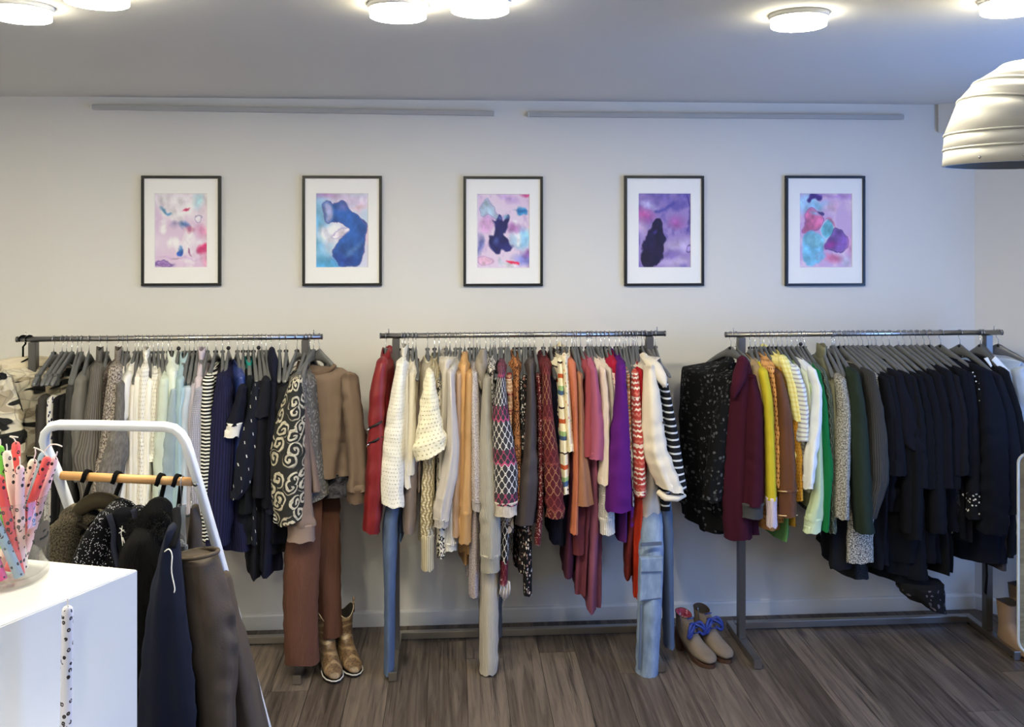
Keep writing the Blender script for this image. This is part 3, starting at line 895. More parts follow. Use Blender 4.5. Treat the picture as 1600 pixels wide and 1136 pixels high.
for k, lab in enumerate(PLABS):
    x0, x1, y0, y1 = 220 + 252 * k, 344.5 + 252 * k, 274.5, 447
    if k == 2: y0, y1 = 275.5, 447.5
    Yf = WY - 0.022
    def P(x, y, Y): return on_y(x, y, Y)
    t = empty('framed_print', P((x0 + x1) / 2, y1, WY), lab, 'picture', 'framed ink prints on the back wall')
    A, B = P(x0, y0, Yf), P(x1, y1, Yf)
    X0, X1, Z1, Z0 = A.x, B.x, (A.z + P(x1, y0, Yf).z) / 2, (B.z + P(x0, y1, Yf).z) / 2
    fw = 0.0135
    for nm, lo, hi in (('frame_rail', (X0, Yf, Z1 - fw), (X1, WY - 0.001, Z1)), ('frame_rail', (X0, Yf, Z0), (X1, WY - 0.001, Z0 + fw)),
                       ('frame_stile', (X0, Yf, Z0 + fw), (X0 + fw, WY - 0.001, Z1 - fw)), ('frame_stile', (X1 - fw, Yf, Z0 + fw), (X1, WY - 0.001, Z1 - fw))):
        box(nm, lo, hi, MT['frame_black'], t, 0.0015)
    # mat board with a bevelled window
    w0, w1, h0, h1 = P(x0 + 21.5, 0, Yf + .01).x, P(x0 + 103.5, 0, Yf + .01).x, P(0, y0 + 143, Yf + .01), P(0, y0 + 27.5, Yf + .01)
    w0, w1 = P(x0 + 21.5, 350, Yf + .01).x, P(x0 + 103.5, 350, Yf + .01).x
    h1 = P(x0 + 60, y0 + 27.5, Yf + .01).z; h0 = P(x0 + 60, y0 + 143.5, Yf + .01).z
    ym, yp = Yf + 0.008, Yf + 0.0115
    o4 = [(X0 + fw, Z0 + fw), (X1 - fw, Z0 + fw), (X1 - fw, Z1 - fw), (X0 + fw, Z1 - fw)]
    i4 = [(w0, h0), (w1, h0), (w1, h1), (w0, h1)]
    b4 = [(w0 + .002, h0 + .002), (w1 - .002, h0 + .002), (w1 - .002, h1 - .002), (w0 + .002, h1 - .002)]
    V = [(a, ym, b) for a, b in o4] + [(a, ym, b) for a, b in i4] + [(a, yp, b) for a, b in b4]
    Fc = [(j, (j + 1) % 4, 4 + (j + 1) % 4, 4 + j) for j in range(4)] + [(4 + j, 4 + (j + 1) % 4, 8 + (j + 1) % 4, 8 + j) for j in range(4)]
    mesh_obj('mat_board', V, Fc, MT['mat_board'], t, smooth=False)
    img = art(*ARTS[k])
    H, W = img.shape[:2]
    s = img / 255.0
    ln = np.where(s <= 0.04045, s / 12.92, ((s + 0.055) / 1.055) ** 2.4)
    V = [(w0 + (w1 - w0) * i / (W - 1), yp + 0.001, h1 + (h0 - h1) * j / (H - 1)) for j in range(H) for i in range(W)]
    Fc = [(j * W + i, (j + 1) * W + i, (j + 1) * W + i + 1, j * W + i + 1) for j in range(H - 1) for i in range(W - 1)]
    o = mesh_obj('print_sheet', V, Fc, MT['print'], t, smooth=False)
    ca = o.data.color_attributes.new('ink', 'FLOAT_COLOR', 'POINT')
    ca.data.foreach_set('color', np.concatenate([ln, np.ones((H, W, 1))], 2).astype(np.float32).ravel())
    box('backing_board', (X0 + fw, yp + 0.003, Z0 + fw), (X1 - fw, WY - 0.001, Z1 - fw), MT['frame_black'], t)

# ------------------------------------------------------------------ clothes racks
YR = 4.18                                     # depth of the hanging rails
RAILZ = {1: 1.480, 2: 1.482, 3: 1.474}
RWORD = {1: 'clothes rack behind the white trolley', 2: 'clothes rack between the two pairs of ankle boots', 3: 'clothes rack of black clothes by the corner'}
def rack(k, rail, posts, feet, lab):
    zr = RAILZ[k]
    xa, xb = on_y(rail[0], 525, YR).x, on_y(rail[1], 525, YR).x
    t = empty('clothes_rack', ((xa + xb) / 2, YR, 0), lab, 'clothes rack', 'steel clothes racks')
    pipe('rail', [(xa, YR, zr), (xb, YR, zr)], 0.0125, MT['steel'], t, 16)
    for x, s in ((xa, -1), (xb, 1)):
        pipe('rail_end_cap', [(x, YR, zr), (x + s * 0.006, YR, zr)], 0.0135, MT['steel_dark'], t, 16)
        pipe('end_pin', [(x - s * 0.035, YR, zr + 0.01), (x - s * 0.035, YR, zr + 0.032)], 0.002, MT['wire'], t, 6)
    px = []
    for p in posts:
        x = on_y(p, 700, YR).x
        px.append(x)
        box('upright', (x - 0.0165, YR - 0.028, 0.040), (x + 0.0165, YR + 0.010, zr - 0.0115), MT['steel_dark'], t, 0.002)
        f = box('foot_bar', (x - 0.0165, 3.945, 0.010), (x + 0.0165, 4.35, 0.040), MT['steel'], t, 0.002)
        box('foot_cap', (x - 0.0185, 3.935, 0.004), (x + 0.0185, 3.953, 0.043), MT['steel'], t, 0.002)
        for y in (3.97, 4.32):
            pipe('glide', [(x, y, 0.0), (x, y, 0.011)], 0.011, MT['rubber'], t, 10)
        for z in (1.30, 1.15, 1.00) if p == posts[0] else ():
            pipe('bolt_hole', [(x - 0.004, YR - 0.0278, z), (x - 0.004, YR - 0.0295, z)], 0.004, MT['rubber'], t, 8)
    box('crossbar', (px[0] + 0.0165, 4.315, 0.010), (px[1] - 0.0165, 4.345, 0.042), MT['steel'], t, 0.002)
    return t
rack(1, (28, 502), (54, 478), None, 'steel clothes rack behind the white trolley, from camouflage jacket to brown sweatshirt')
rack(2, (595.5, 1038), (619, 1014), None, 'steel clothes rack from red leather jacket to cream denim jacket')
rack(3, (1135, 1564), (1157, 1541), None, 'steel clothes rack with the green and black clothes by the corner')

# ------------------------------------------------------------------ hangers
def hook_pts(h):
    zr = h
    r = 0.0155
    pts = [(0, 0, 0), (0, 0, zr - 0.034), (0, 0.010, zr - 0.022)]
    for a in range(-50, 215, 22):
        an = math.radians(a)
        pts.append((0, r * math.cos(an), zr + r * math.sin(an)))
    return pts
def make_hanger_meshes():
    out = {}
    V, Fc = pipe_geo(hook_pts(0.068), 0.0016, 6)
    me = bpy.data.meshes.new('hook'); me.from_pydata([tuple(v) for v in V], [], Fc); me.materials.append(MT['wire']); out['hook'] = me
    me.polygons.foreach_set('use_smooth', [True] * len(me.polygons))
    rings = []
    for i in range(-14, 15):
        u = i / 14 * 0.205
        s = abs(i) / 14
        z = -0.014 - 0.092 * s ** 1.35
        hz = 0.019 * (1 - s) + 0.0085 * s + 0.010 * math.exp(-(s * 7) ** 2)
        hx = 0.0062 + 0.0045 * s
        if i in (-14, 14): hz *= 0.55; hx *= 0.55
        n = 10
        rings.append([Vector((hx * math.copysign(abs(math.cos(2 * math.pi * j / n)) ** .7, math.cos(2 * math.pi * j / n)), u,
                              z + hz * math.copysign(abs(math.sin(2 * math.pi * j / n)) ** .8, math.sin(2 * math.pi * j / n)))) for j in range(n)])
    o = loft('hanger_body', rings, MT['hanger_grey'])
    out['body'] = o.data
    bpy.data.objects.remove(o)
    for nm, mt in (('black', MT['black_plastic']), ('white', MT['white_plastic']), ('grey', MT['hanger_grey'])):
        bm = bmesh.new(); add_box(bm, (-0.0105, -0.006, -0.006), (0.0105, 0.006, 0.006), 0.0018)
        me = bpy.data.meshes.new('size_marker'); bm.to_mesh(me); bm.free(); me.materials.append(mt); out[nm] = me
    bm = bmesh.new(); bmesh.ops.create_uvsphere(bm, u_segments=10, v_segments=8, radius=0.0095)
    me = bpy.data.meshes.new('size_marker'); bm.to_mesh(me); bm.free(); me.materials.append(MT['black_plastic']); out['dot'] = me
    return out
HM = make_hanger_meshes()
def child(name, me, parent, loc=(0, 0, 0)):
    o = bpy.data.objects.new(name, me)
    o.parent = parent; o.location = loc
    COL.objects.link(o)
    return o
def hanger(k, X, phi, mark, lab, group=None, tilt=0.0):
    zh = RAILZ[k] - 0.068
    h = empty('clothes_hanger', (X, YR, zh), lab, 'hanger', group or 'grey plastic hangers on the racks')
    h.rotation_euler = (0, tilt, phi)
    child('hook', HM['hook'], h)
    child('hanger_body', HM['body'], h)
    if mark == 'dot':
        child('size_marker', HM['dot'], h, (0, 0, 0.020))
    else:
        child('size_marker', HM[mark], h, (0, 0, 0.004))
    return h
def hook_px(k, hx):
    return on_y(hx, 547, YR).x

# ------------------------------------------------------------------ garments
_used = {}
RKOF = lambda hx: 1 if hx < 560 else (2 if hx < 1070 else 3)
def seed_of(s):
    return (sum(ord(c) * (i + 3) for i, c in enumerate(s)) % 997) / 13.7
MARKS = ['grey', 'black', 'grey', 'white', 'black', 'grey', 'grey']
def garment(hx, path, mat, cat, short, name=None, hem=None, phi=None, back=True, collar='band', cuff=None, cmat=None, shw=0.19, dz=0.0,
            hd=0.036, bw=None, mark=None, nohanger=False, fold=0.16, group=None, skew=0.0, hemband=None, neckz=None, sleeve=True, bmat=None, hlab=None, a1=None, wr=0.05,
            backlen=None, gname=None, hsc=0.97):
    """One garment on its hanger.  path = front sleeve (or, sleeveless, just the shoulder tip) in photograph pixels, hem = (x, y, w) of the front edge of the body."""
    k = RKOF(hx)
    zr = RAILZ[k]
    C0 = Vector((hook_px(k, hx), YR, zr - 0.068))
    sx, sy = path[0][0], path[0][1]
    if phi is None:
        T = on_y(sx, sy, YR - 0.185)
        ph = math.atan2(T.x - C0.x, 0.185)
        ph = max(-1.0, min(1.0, ph))
    else:
        ph = math.radians(phi)
    D = Vector((math.sin(ph), -math.cos(ph), 0)); N = Vector((math.cos(ph), math.sin(ph), 0))
    yt = YR + D.y * shw
    T = on_y(sx, sy, yt)
    sd = seed_of(short)
    grp = group or {1: 'clothes on the rack behind the trolley', 2: 'clothes on the middle rack', 3: 'clothes on the corner rack'}[k]
    name = name or cat.replace(' ', '_').replace('-', '_')
    g = empty(name, (C0.x, YR, C0.z - 0.45), short, cat, grp)
    bmt = bmat or mat
    # body
    hemx, hemy, hemw = hem if hem else (path[-1][0], min(path[-1][1] - 8, 785), 22)
    if len(path) == 1 and hem is None:
        hemx, hemy, hemw = sx, 770, 20
    H = on_y(hemx, hemy, yt)
    bth = (bw or 24) * 0.5 * mpp(sx, YR)
    hth = hemw * 0.5 * mpp(hemx, YR)
    wide = collar in ('band', 'none', 'roll', 'stripe')
    a0 = 0.112 if wide else 0.078
    zn = neckz if neckz is not None else min(C0.z - 0.022, T.z + (0.034 if wide else 0.060))
    body = []
    tipz = T.z
    for i in range(4):                       # shoulders
        f = i / 3
        a = a0 + (shw - a0) * f
        z = zn + (tipz - zn) * f ** 1.3
        body.append((Vector((C0.x, YR, z)) + (Vector((T.x, T.y, 0)) - Vector((C0.x, YR, 0)) - D * shw) * f, 0.010 + (bth - 0.010) * f ** 0.8, a))
    c0 = Vector((T.x, T.y, tipz)) - D * shw
    ah = a1 or shw * 1.02
    c1 = Vector((H.x, H.y, H.z)) - D * ah
    L = 6
    for i in range(1, L + 1):
        f = i / L
        c = c0.lerp(c1, f)
        body.append((c, bth + (hth - bth) * f, shw * (1 + 0.05 * math.sin(math.pi * f)) + (ah - shw) * f))
    tube('body', body, bmt, g, N, D, n=30, m=26, seed=sd, fold=fold * 1.2, wr=wr * 0.5, sq=0.85, round_top=False, skew=skew, folds=2.6)
    # collar
    cm = cmat or mat
    if collar in ('band', 'turtle', 'roll', 'stripe'):
        hh = {'band': 0.012, 'turtle': 0.055, 'roll': 0.035, 'stripe': 0.03}[collar]
        a = {'band': 0.116, 'turtle': 0.07, 'roll': 0.116, 'stripe': 0.116}[collar]
        rr = []
        for z, s in ((-0.012, 1.06), (0.0, 1.05), (hh * 0.6, 1.0), (hh, 0.95), (hh, 0.85), (hh * 0.3, 0.8)):
            rr.append((Vector((C0.x, YR, zn + z)), 0.0155 * s, a * s))
        rings = []
        for c, hl, hdp in rr:
            rings.append([c + N * (hl * math.cos(2 * math.pi * j / 24)) + D * (hdp * math.sin(2 * math.pi * j / 24)) + Vector((0, 0, -0.012 * (math.sin(2 * math.pi * j / 24)) ** 2)) for j in range(24)])
        loft('collar', rings, cm, g, False, False)
    elif collar in ('shirt', 'lapel'):
        big = collar == 'lapel'
        rings = []
        for (z, hl, a) in ((0.03, .012, .075), (0.034, .017, .083), (0.0, .024, .098), (-0.035 if not big else -.075, .027, .112), (-0.035 if not big else -.075, .023, .106), (0.0, .016, .09)):
            rings.append([Vector((C0.x, YR, zn + z)) + N * (hl * math.cos(2 * math.pi * j / 24)) + D * (a * math.sin(2 * math.pi * j / 24)) + Vector((0, 0, -0.02 * (math.sin(2 * math.pi * j / 24)) ** 2)) for j in range(24)])
        loft('collar', rings, cm, g, False, False)
    elif collar == 'hood':
        pts = [(Vector((C0.x, YR, zn + 0.012)) + D * 0.05, 0.012, 0.05), (Vector((C0.x, YR, zn - 0.03)) + D * 0.09, 0.022, 0.09), (Vector((C0.x, YR, zn - 0.09)) + D * 0.11, 0.022, 0.10), (Vector((C0.x, YR, zn - 0.16)) + D * 0.12, 0.012, 0.06)]
        tube('hood', pts, cm, g, N, D, n=20, m=14, seed=sd + 4, fold=0.2, open_end=False)
    # sleeves
    if sleeve and len(path) > 1:
        P = []
        for i, q in enumerate(path):
            yq = yt - dz - 0.006 * min(i, 3)
            P.append((on_y(q[0], q[1], yq), q[2] * 0.5 * mpp(q[0], yq), (q[3] if len(q) > 3 else hd) * (0.75 if i == 0 else 1)))
        so = tube('sleeve', P, mat, g, N if phi is None else Vector((1, 0, 0)), D if phi is None else Vector((0, 1, 0)), n=24, m=34, seed=sd + 7, fold=fold, wr=wr, skew=skew, slope=1.0)
        if cuff:
            cl, cmt = cuff
            e = P[-1]; d = (P[-1][0] - P[-2][0]).normalized()
            L = cl * mpp(path[-1][0], yt)
            tube('cuff', [(e[0] - d * 0.012, e[1] * 1.03, e[2] * 1.03), (e[0] + d * (L * 0.15), e[1] * 0.96, e[2] * 0.96), (e[0] + d * (L * 0.6), e[1] * 0.94, e[2] * 0.94), (e[0] + d * L, e[1] * 0.97, e[2] * 0.97)],
                 cmt, so, N, D, n=20, m=8, seed=sd + 9, fold=fold * 0.5, wr=0.02, round_top=False)
        if back:
            B = c0 - D * shw
            q0 = P[0][0]
            PB = [(Vector((B.x + (p[0].x - q0.x) * 0.3, min(B.y, WY - 0.075), p[0].z)), min(p[1], 0.026), min(p[2], 0.026)) for p in P]
            if backlen:
                PB = [(Vector((p[0].x, p[0].y, PB[0][0].z + (p[0].z - PB[0][0].z) * backlen)), p[1], p[2]) for p in PB]
            tube('sleeve', PB, mat, g, N, D, n=12, m=14, seed=sd + 11, fold=fold, wr=wr)
    if hemband:
        hb, hm = hemband
        d = (c1 - c0).normalized(); L = hb * mpp(hemx, yt)
        e = body[-1]
        tube('hem_band', [(e[0] - d * 0.006, e[1] * 1.06, e[2] * 1.01), (e[0] + d * L * 0.5, e[1] * 0.98, e[2] * 0.985), (e[0] + d * L, e[1], e[2] * 0.98)], hm, g, N, D, n=30, m=6, seed=sd, fold=fold, wr=0.01, round_top=False)
    if not nohanger:
        mk = mark or MARKS[int(hx * 7) % len(MARKS)]
        hanger(k, C0.x, ph, mk, hlab or ('grey hanger holding the ' + short), tilt=0.0).scale = (1, hsc, 1)
    return g

def trousers(hx, legs, mat, short, Y=4.02, hd=0.05, top=606, cat='trousers', mark=None, wb=True, parts=None, name='trousers', nohanger=False, hang_phi=None, rise=None, fold=0.10):
    """Trousers / skirt clipped to a hanger: each leg a hanging tube; legs = list of pixel paths (each may carry its own plane Y)."""
    k = RKOF(hx)
    zr = RAILZ[k]
    X = hook_px(k, hx)
    g = empty(name, (X, YR, zr - 0.7), short, cat, {1: 'clothes on the rack behind the trolley', 2: 'clothes on the middle rack', 3: 'clothes on the corner rack'}[k])
    sd = seed_of(short)
    for i, lg in enumerate(legs):
        yy, path, dep = lg if isinstance(lg, tuple) else (Y, lg, hd)
        tube('leg' if name != 'skirt' else 'panel', pxpts(path, yy, dep), mat, g, n=28, m=36, seed=sd + i * 5, fold=fold, wr=0.03, sq=1.0)
    if wb:
        x0, y0, w0 = (legs[0][1] if isinstance(legs[0], tuple) else legs[0])[0][:3]
        P = on_y(x0, y0, YR - 0.02)
        ph = 0 if hang_phi is None else math.radians(hang_phi)
        D = Vector((math.sin(ph), -math.cos(ph), 0)); N = Vector((math.cos(ph), math.sin(ph), 0))
        c = Vector((X, YR, P.z))
        tube('waistband', [(c, 0.010, 0.16), (c - Vector((0, 0, 0.04)), 0.012, 0.165), (c - Vector((0, 0, 0.2)), 0.016, 0.17)], mat, g, N, D, n=20, m=8, seed=sd, fold=0.1, round_top=False)
    if not nohanger:
        T = 0 if hang_phi is None else math.radians(hang_phi)
        h = hanger(k, X, T, mark or MARKS[int(hx * 7) % len(MARKS)], 'grey clip hanger holding the ' + short)
        for s in (-1, 1):
            bm = bmesh.new(); add_box(bm, (-0.009, -0.014, -0.03), (0.009, 0.014, 0.022), 0.003)
            bm_obj('clip', bm, MT['hanger_grey'], h, world=False).location = (0, s * 0.155, -0.085)
    return g

# ================================================================== rack behind the trolley
K_CAMO = cloth((214, 206, 186), 'camo', (38, 38, 38), (168, 156, 134))
K_BEIGE = cloth((214, 202, 176), 'plain')
g = garment(36, [(9, 574, 16), (0, 640, 38), (-6, 720, 44), (-8, 800, 44)], K_BEIGE, 'jacket', 'plain beige jacket on a thin black hanger, behind the camouflage quilted jacket', phi=-54, hem=(4, 860, 8), bw=8, shw=0.10, nohanger=True, dz=-0.02, a1=0.12, back=False, fold=0.08)
g = garment(46, [(6, 590, 26), (10, 660, 54), (14, 740, 58), (16, 800, 56)], K_CAMO, 'jacket', 'quilted cream and black camouflage jacket on a thin black hanger', phi=-54, hem=(5, 850, 10), bw=12, shw=0.16, collar='none', nohanger=True, dz=0.03, hd=0.05, a1=0.19, fold=0.08, back=False)
for hx, lab, ph in ((36, 'thin black hanger of the beige jacket, at the end of the rail', -62), (46, 'thin black hanger of the camouflage jacket, beside the rack upright', -66)):
    X = on_y(hx, 547, YR).x
    ph = -54
    h = empty('clothes_hanger', (X, YR, RAILZ[1] - 0.085), lab, 'hanger', 'thin black hangers')
    h.rotation_euler = (0, 0, math.radians(ph))
    V, Fc = pipe_geo(hook_pts(0.085), 0.0042, 8)
    mesh_obj('hook', [v + wloc(h) for v in map(Vector, V)], Fc, MT['velvet_black'], h)
    V, Fc = pipe_geo([(0, -0.2, -0.10), (0, -0.1, -0.05), (0, 0, 0), (0, 0.1, -0.05), (0, 0.2, -0.10)], 0.0042, 8)
    mesh_obj('shoulder_bar', [v + wloc(h) for v in map(Vector, V)], Fc, MT['velvet_black'], h)

def T1(hx, x, w, bot, mat, short, **kw):
    return trousers(hx, [(4.03, [(x, 622, w), (x - 2, 700, w * 1.1), (x - 4, 800, w * 1.2), (x - 6, bot, w * 1.25)], 0.045)], mat, short, **kw)
T1(84, 70, 16, 860, cloth((66, 62, 58), 'plain'), 'charcoal trousers clipped just after the rack upright', mark='black')
T1(97, 83, 11, 905, cloth((226, 222, 216), 'floral', (36, 40, 62), (60, 66, 96), p=0.02), 'white trousers printed with navy and black flowers', mark='grey')
T1(104, 93, 11, 890, cloth((24, 24, 26), 'plain'), 'first black trousers, beside the flowered white trousers', mark='grey')
T1(112, 102, 12, 880, cloth((30, 30, 31), 'plain'), 'second black trousers, before the charcoal dress', mark='grey')
garment(121, [(110, 612, 10), (108, 690, 14), (106, 770, 17), (104, 820, 18)], cloth((70, 70, 68), 'plain'), 'dress', 'dark charcoal jersey dress with long sleeves', mark='white', hem=(108, 850, 26))
garment(127, [(113, 605, 14), (112, 680, 20), (110, 760, 22), (110, 815, 20)], cloth((58, 58, 57), 'plain'), 'tunic', 'charcoal grey long sleeved tunic before the grey tee', mark='grey')
garment(139, [(127, 594, 18), (124, 640, 24), (126, 700, 26), (128, 750, 24)], cloth((116, 114, 110), 'plain'), 'T-shirt', 'mid grey jersey top with wide sleeves', name='grey_jersey', mark='white', dz=0.01)
garment(156, [(152, 576, 18), (147, 630, 22), (142, 690, 34), (138, 716, 42), (143, 760, 34), (146, 830, 30)], cloth((122, 117, 111), 'rib', (88, 84, 80), p=0.014), 'sweater', 'grey rib knit roll neck sweater with a bent elbow', collar='turtle', mark='grey', dz=0.035, hem=(146, 860, 40))
garment(167, [(160, 590, 12), (157, 640, 15), (155, 700, 17), (150, 760, 20)], cloth((150, 138, 130), 'tweed', (64, 56, 54), (110, 84, 80), p=0.006), 'cardigan', 'dark brown flecked knit cardigan', mark='grey')
garment(185, [(181, 578, 20), (173, 640, 22), (167, 700, 24), (159, 745, 26), (152, 800, 24)], cloth((178, 168, 158), 'tweed', (84, 76, 72), p=0.007), 'sweater', 'chunky taupe marl roll neck sweater', collar='turtle', cmat=cloth((150, 140, 130), 'tweed', (112, 104, 98), p=0.004), mark='grey', dz=0.05)
garment(192, [(188, 600, 12), (186, 660, 16), (183, 694, 34), (174, 735, 38), (165, 800, 32)], cloth((130, 126, 122), 'fur', (92, 88, 84)), 'sweater', 'fluffy grey sweater with its sleeve bent outward', name='fluffy_sweater', mark='black', dz=0.065)
WHITES = [
 (199, 190, 589, 11, 850, (232, 228, 220), 'plain', 'long white cotton shirt at the start of the whites', 'shirt', {}),
 (211, 200, 586, 13, 650, (236, 233, 226), 'satin', 'white satin blouse with gathered puff sleeve', 'blouse', {'puff': 1}),
 (216, 209, 603, 10, 850, (232, 226, 214), 'plain', 'warm white long dress with straight shoulders', 'dress', {}),
 (222, 216, 589, 10, 800, (238, 235, 228), 'plain', 'white fine knit jumper under the lace blouse', 'jumper', {}),
 (229, 226, 576, 13, 850, (238, 234, 224), 'crochet', 'cream high neck lace blouse with eyelet strip', 'blouse', {'turtle': 1}),
 (233, 234, 596, 10, 790, (240, 238, 232), 'plain', 'white long tunic after the lace blouse', 'tunic', {}),
 (240, 243, 588, 11, 720, (236, 233, 224), 'crochet', 'white openwork top with three quarter sleeve', 'top', {}),
 (247, 250, 589, 10, 780, (234, 230, 214), 'knit', 'ivory ribbed cardigan before the sage sweater', 'cardigan', {}),
 (254, 254, 600, 10, 740, (228, 230, 218), 'plain', 'pale ivory blouse tucked behind the sage sweater', 'blouse', {}),
]
for hx, x, y, w, bot, c, pat, lab, cat, f in WHITES:
    m = cloth(c, pat, tuple(int(v * .86) for v in c), p=0.014 if pat == 'crochet' else 0.008, rough=0.7 if pat == 'satin' else 0.92)
    path = [(x, y, w), (x - 3, 650, w * 1.25), (x - 4, 720, w * 1.3), (x - 6, bot, w * 1.4)]
    if f.get('puff'): path = [(x, y, w), (x - 6, 612, w * 1.5), (x - 5, 650, w * 1.2), (x - 10, 658, w * 1.0), (x - 9, 720, w * 1.25), (x - 10, 790, w * 1.2)]
    garment(hx, path, m, cat, lab, collar='turtle' if f.get('turtle') else 'band', bw=16, hem=(x - 4, min(bot + 10, 860), 20), name='white_top' if cat in ('top',) else None, dz=0.004 * (hx % 3))
garment(263, [(257, 592, 14), (256, 640, 20), (252, 700, 22), (250, 780, 22), (246, 850, 20)], cloth((196, 206, 192), 'plain'), 'sweater', 'pale sage green sweater after the white tops', mark='grey', dz=0.012)
garment(268, [(270, 580, 14), (268, 640, 14), (262, 700, 14), (258, 780, 14)], cloth((220, 228, 216), 'plain'), 'shirt', 'pale mint collared shirt with a white tag', collar='shirt', mark='black')
garment(279, [(272, 608, 10), (268, 660, 22), (264, 720, 26), (258, 790, 28), (256, 850, 26)], cloth((150, 166, 172), 'satin', (128, 146, 154), rough=0.5), 'shirt', 'grey blue satin shirt with creased long sleeve', collar='shirt', mark='dot', dz=0.012)
garment(289, [(282, 592, 12), (279, 650, 14), (276, 720, 14), (274, 800, 15), (272, 850, 14)], cloth((160, 184, 190), 'plain'), 'shirt', 'duck egg blue shirt with grey collar', collar='shirt', mark='grey')
garment(296, [(287, 606, 10), (282, 660, 14), (282, 740, 16), (280, 800, 16)], cloth((164, 190, 206), 'plain'), 'shirt', 'sky blue cotton shirt with long sleeve', collar='shirt', mark='grey')
garment(303, [(295, 606, 12), (290, 650, 16), (290, 720, 18), (288, 790, 18)], cloth((186, 198, 214), 'plain'), 'blouse', 'pale ice blue blouse beside the sky blue shirt', mark='black')
garment(309, [(304, 600, 10), (299, 660, 12), (297, 740, 14), (296, 800, 14)], cloth((182, 176, 186), 'plain'), 'sweater', 'lilac grey fine knit sweater', mark='black')
garment(316, [(311, 592, 12), (308, 650, 12), (304, 720, 14), (303, 800, 14)], cloth((196, 184, 194), 'plain'), 'sweater', 'dusty lilac roll neck sweater', collar='turtle', mark='grey')
garment(324, [(314, 606, 16), (308, 660, 22), (306, 710, 24), (310, 750, 26), (312, 800, 22)], cloth((206, 206, 220), 'knit', (150, 150, 170), p=0.010), 'sweater', 'pale lilac textured knit sweater', mark='grey', dz=0.012)
garment(337, [(326, 592, 16), (323, 640, 20), (325, 690, 20), (322, 740, 18), (321, 790, 18), (324, 840, 17)], cloth((232, 230, 222), 'stripe', (20, 20, 22), p=0.0155, q=0.46), 'T-shirt', 'black and white striped long sleeved top', name='striped_shirt', mark='black', dz=0.012, hem=(324, 850, 22))
garment(348, [(348, 592, 10), (346, 660, 12), (345, 740, 12)], cloth((34, 34, 40), 'plain'), 'cardigan', 'black cardigan with a white swing tag, beside the striped top', mark='grey', hem=(344, 800, 18))
garment(357, [(350, 590, 22), (348, 640, 34), (346, 700, 42), (342, 780, 44), (340, 850, 36)], cloth((34, 36, 72), 'rib', (22, 23, 48), p=0.012), 'cardigan', 'long navy ribbed cardigan', mark='dot', hem=(370, 862, 62), dz=0.02, bw=34, fold=0.12)
garment(371, [(377, 588, 12), (378, 640, 16), (376, 690, 18), (374, 730, 18)], cloth((40, 58, 122), 'satin', (28, 40, 92), rough=0.45), 'blouse', 'royal blue satin blouse', name='satin_blouse', mark='grey')
K_NAVY2 = cloth((20, 22, 36), 'plain')
g = garment(380, [(379, 606, 14), (372, 640, 20), (366, 664, 24)], K_NAVY2, 'polo shirt', 'navy polo shirt with a white sleeve band', mark='black', cuff=(18, cloth((226, 222, 214), 'plain')), hem=(384, 840, 36), collar='shirt', cmat=cloth((220, 216, 206), 'plain'), dz=0.04)
garment(388, [(391, 592, 12), (388, 650, 16), (386, 720, 20), (384, 800, 22)], cloth((18, 22, 28), 'plain'), 'jacket', 'black jacket with teal lining at the neck', mark='black', cmat=cloth((30, 150, 142), 'plain'), collar='roll', hem=(390, 850, 40))
garment(396, [(401, 602, 12), (396, 650, 22), (386, 710, 32), (376, 765, 22), (368, 778, 16)], cloth((22, 25, 38), 'dash', (226, 226, 222), p=0.045), 'blouse', 'navy blouse with scattered short white dashes', mark='black', dz=0.035, hem=(396, 850, 30))
garment(404, [(408, 600, 12), (407, 660, 18), (405, 720, 20), (404, 775, 20)], cloth((22, 22, 30), 'plain'), 'T-shirt', 'black long top next to the dashed blouse', name='jersey', mark='dot', hem=(402, 905, 26), dz=0.02)
garment(409, [(416, 594, 14), (411, 628, 24), (408, 650, 26)], cloth((24, 25, 32), 'plain'), 'T-shirt', 'off-black tee with a short loose sleeve', name='t_shirt', mark='grey', dz=0.032, hem=(416, 830, 34))
garment(416, [(421, 600, 12), (420, 660, 16), (419, 740, 18), (418, 790, 18)], cloth((17, 18, 28), 'plain'), 'jumper', 'midnight navy jumper before the hooded top', mark='grey', hem=(414, 890, 30))
garment(424, [(428, 596, 12), (426, 660, 16), (426, 740, 18), (424, 800, 18)], cloth((20, 22, 40), 'plain'), 'hoodie', 'dark navy hooded top with raised hood', collar='hood', mark='black', hem=(420, 900, 40), neckz=1.42)
garment(437, [(436, 604, 12), (434, 660, 16), (432, 740, 18), (432, 800, 18)], cloth((12, 12, 15), 'plain'), 'dress', 'long plain black dress behind the sweatshirt', mark='grey', hem=(430, 868, 60))
garment(447, [(444, 602, 14), (438, 660, 22), (436, 740, 26), (438, 800, 24)], cloth((16, 17, 26), 'plain'), 'cardigan', 'blue-black cardigan with a white shoulder tag', mark='black', hem=(436, 850, 40))
garment(464, [(446, 608, 22), (442, 680, 30), (440, 740, 30), (440, 800, 26)], cloth((34, 34, 36), 'plain'), 'sweatshirt', 'black sweatshirt with white striped collar', collar='stripe', cmat=cloth((230, 228, 222), 'stripe', (20, 20, 22), p=0.021, q=0.6), mark='black', dz=0.02, hem=(444, 810, 40), cuff=(14, cloth((230, 228, 222), 'stripe', (20, 20, 22), p=0.016, q=0.5)), shw=0.19)
K_BROC = cloth((46, 46, 44), 'scroll', (206, 198, 176), (168, 160, 140), p=0.024)
K_BROC2 = cloth((96, 94, 92), 'scroll', (146, 143, 138), (70, 69, 68), p=0.02)
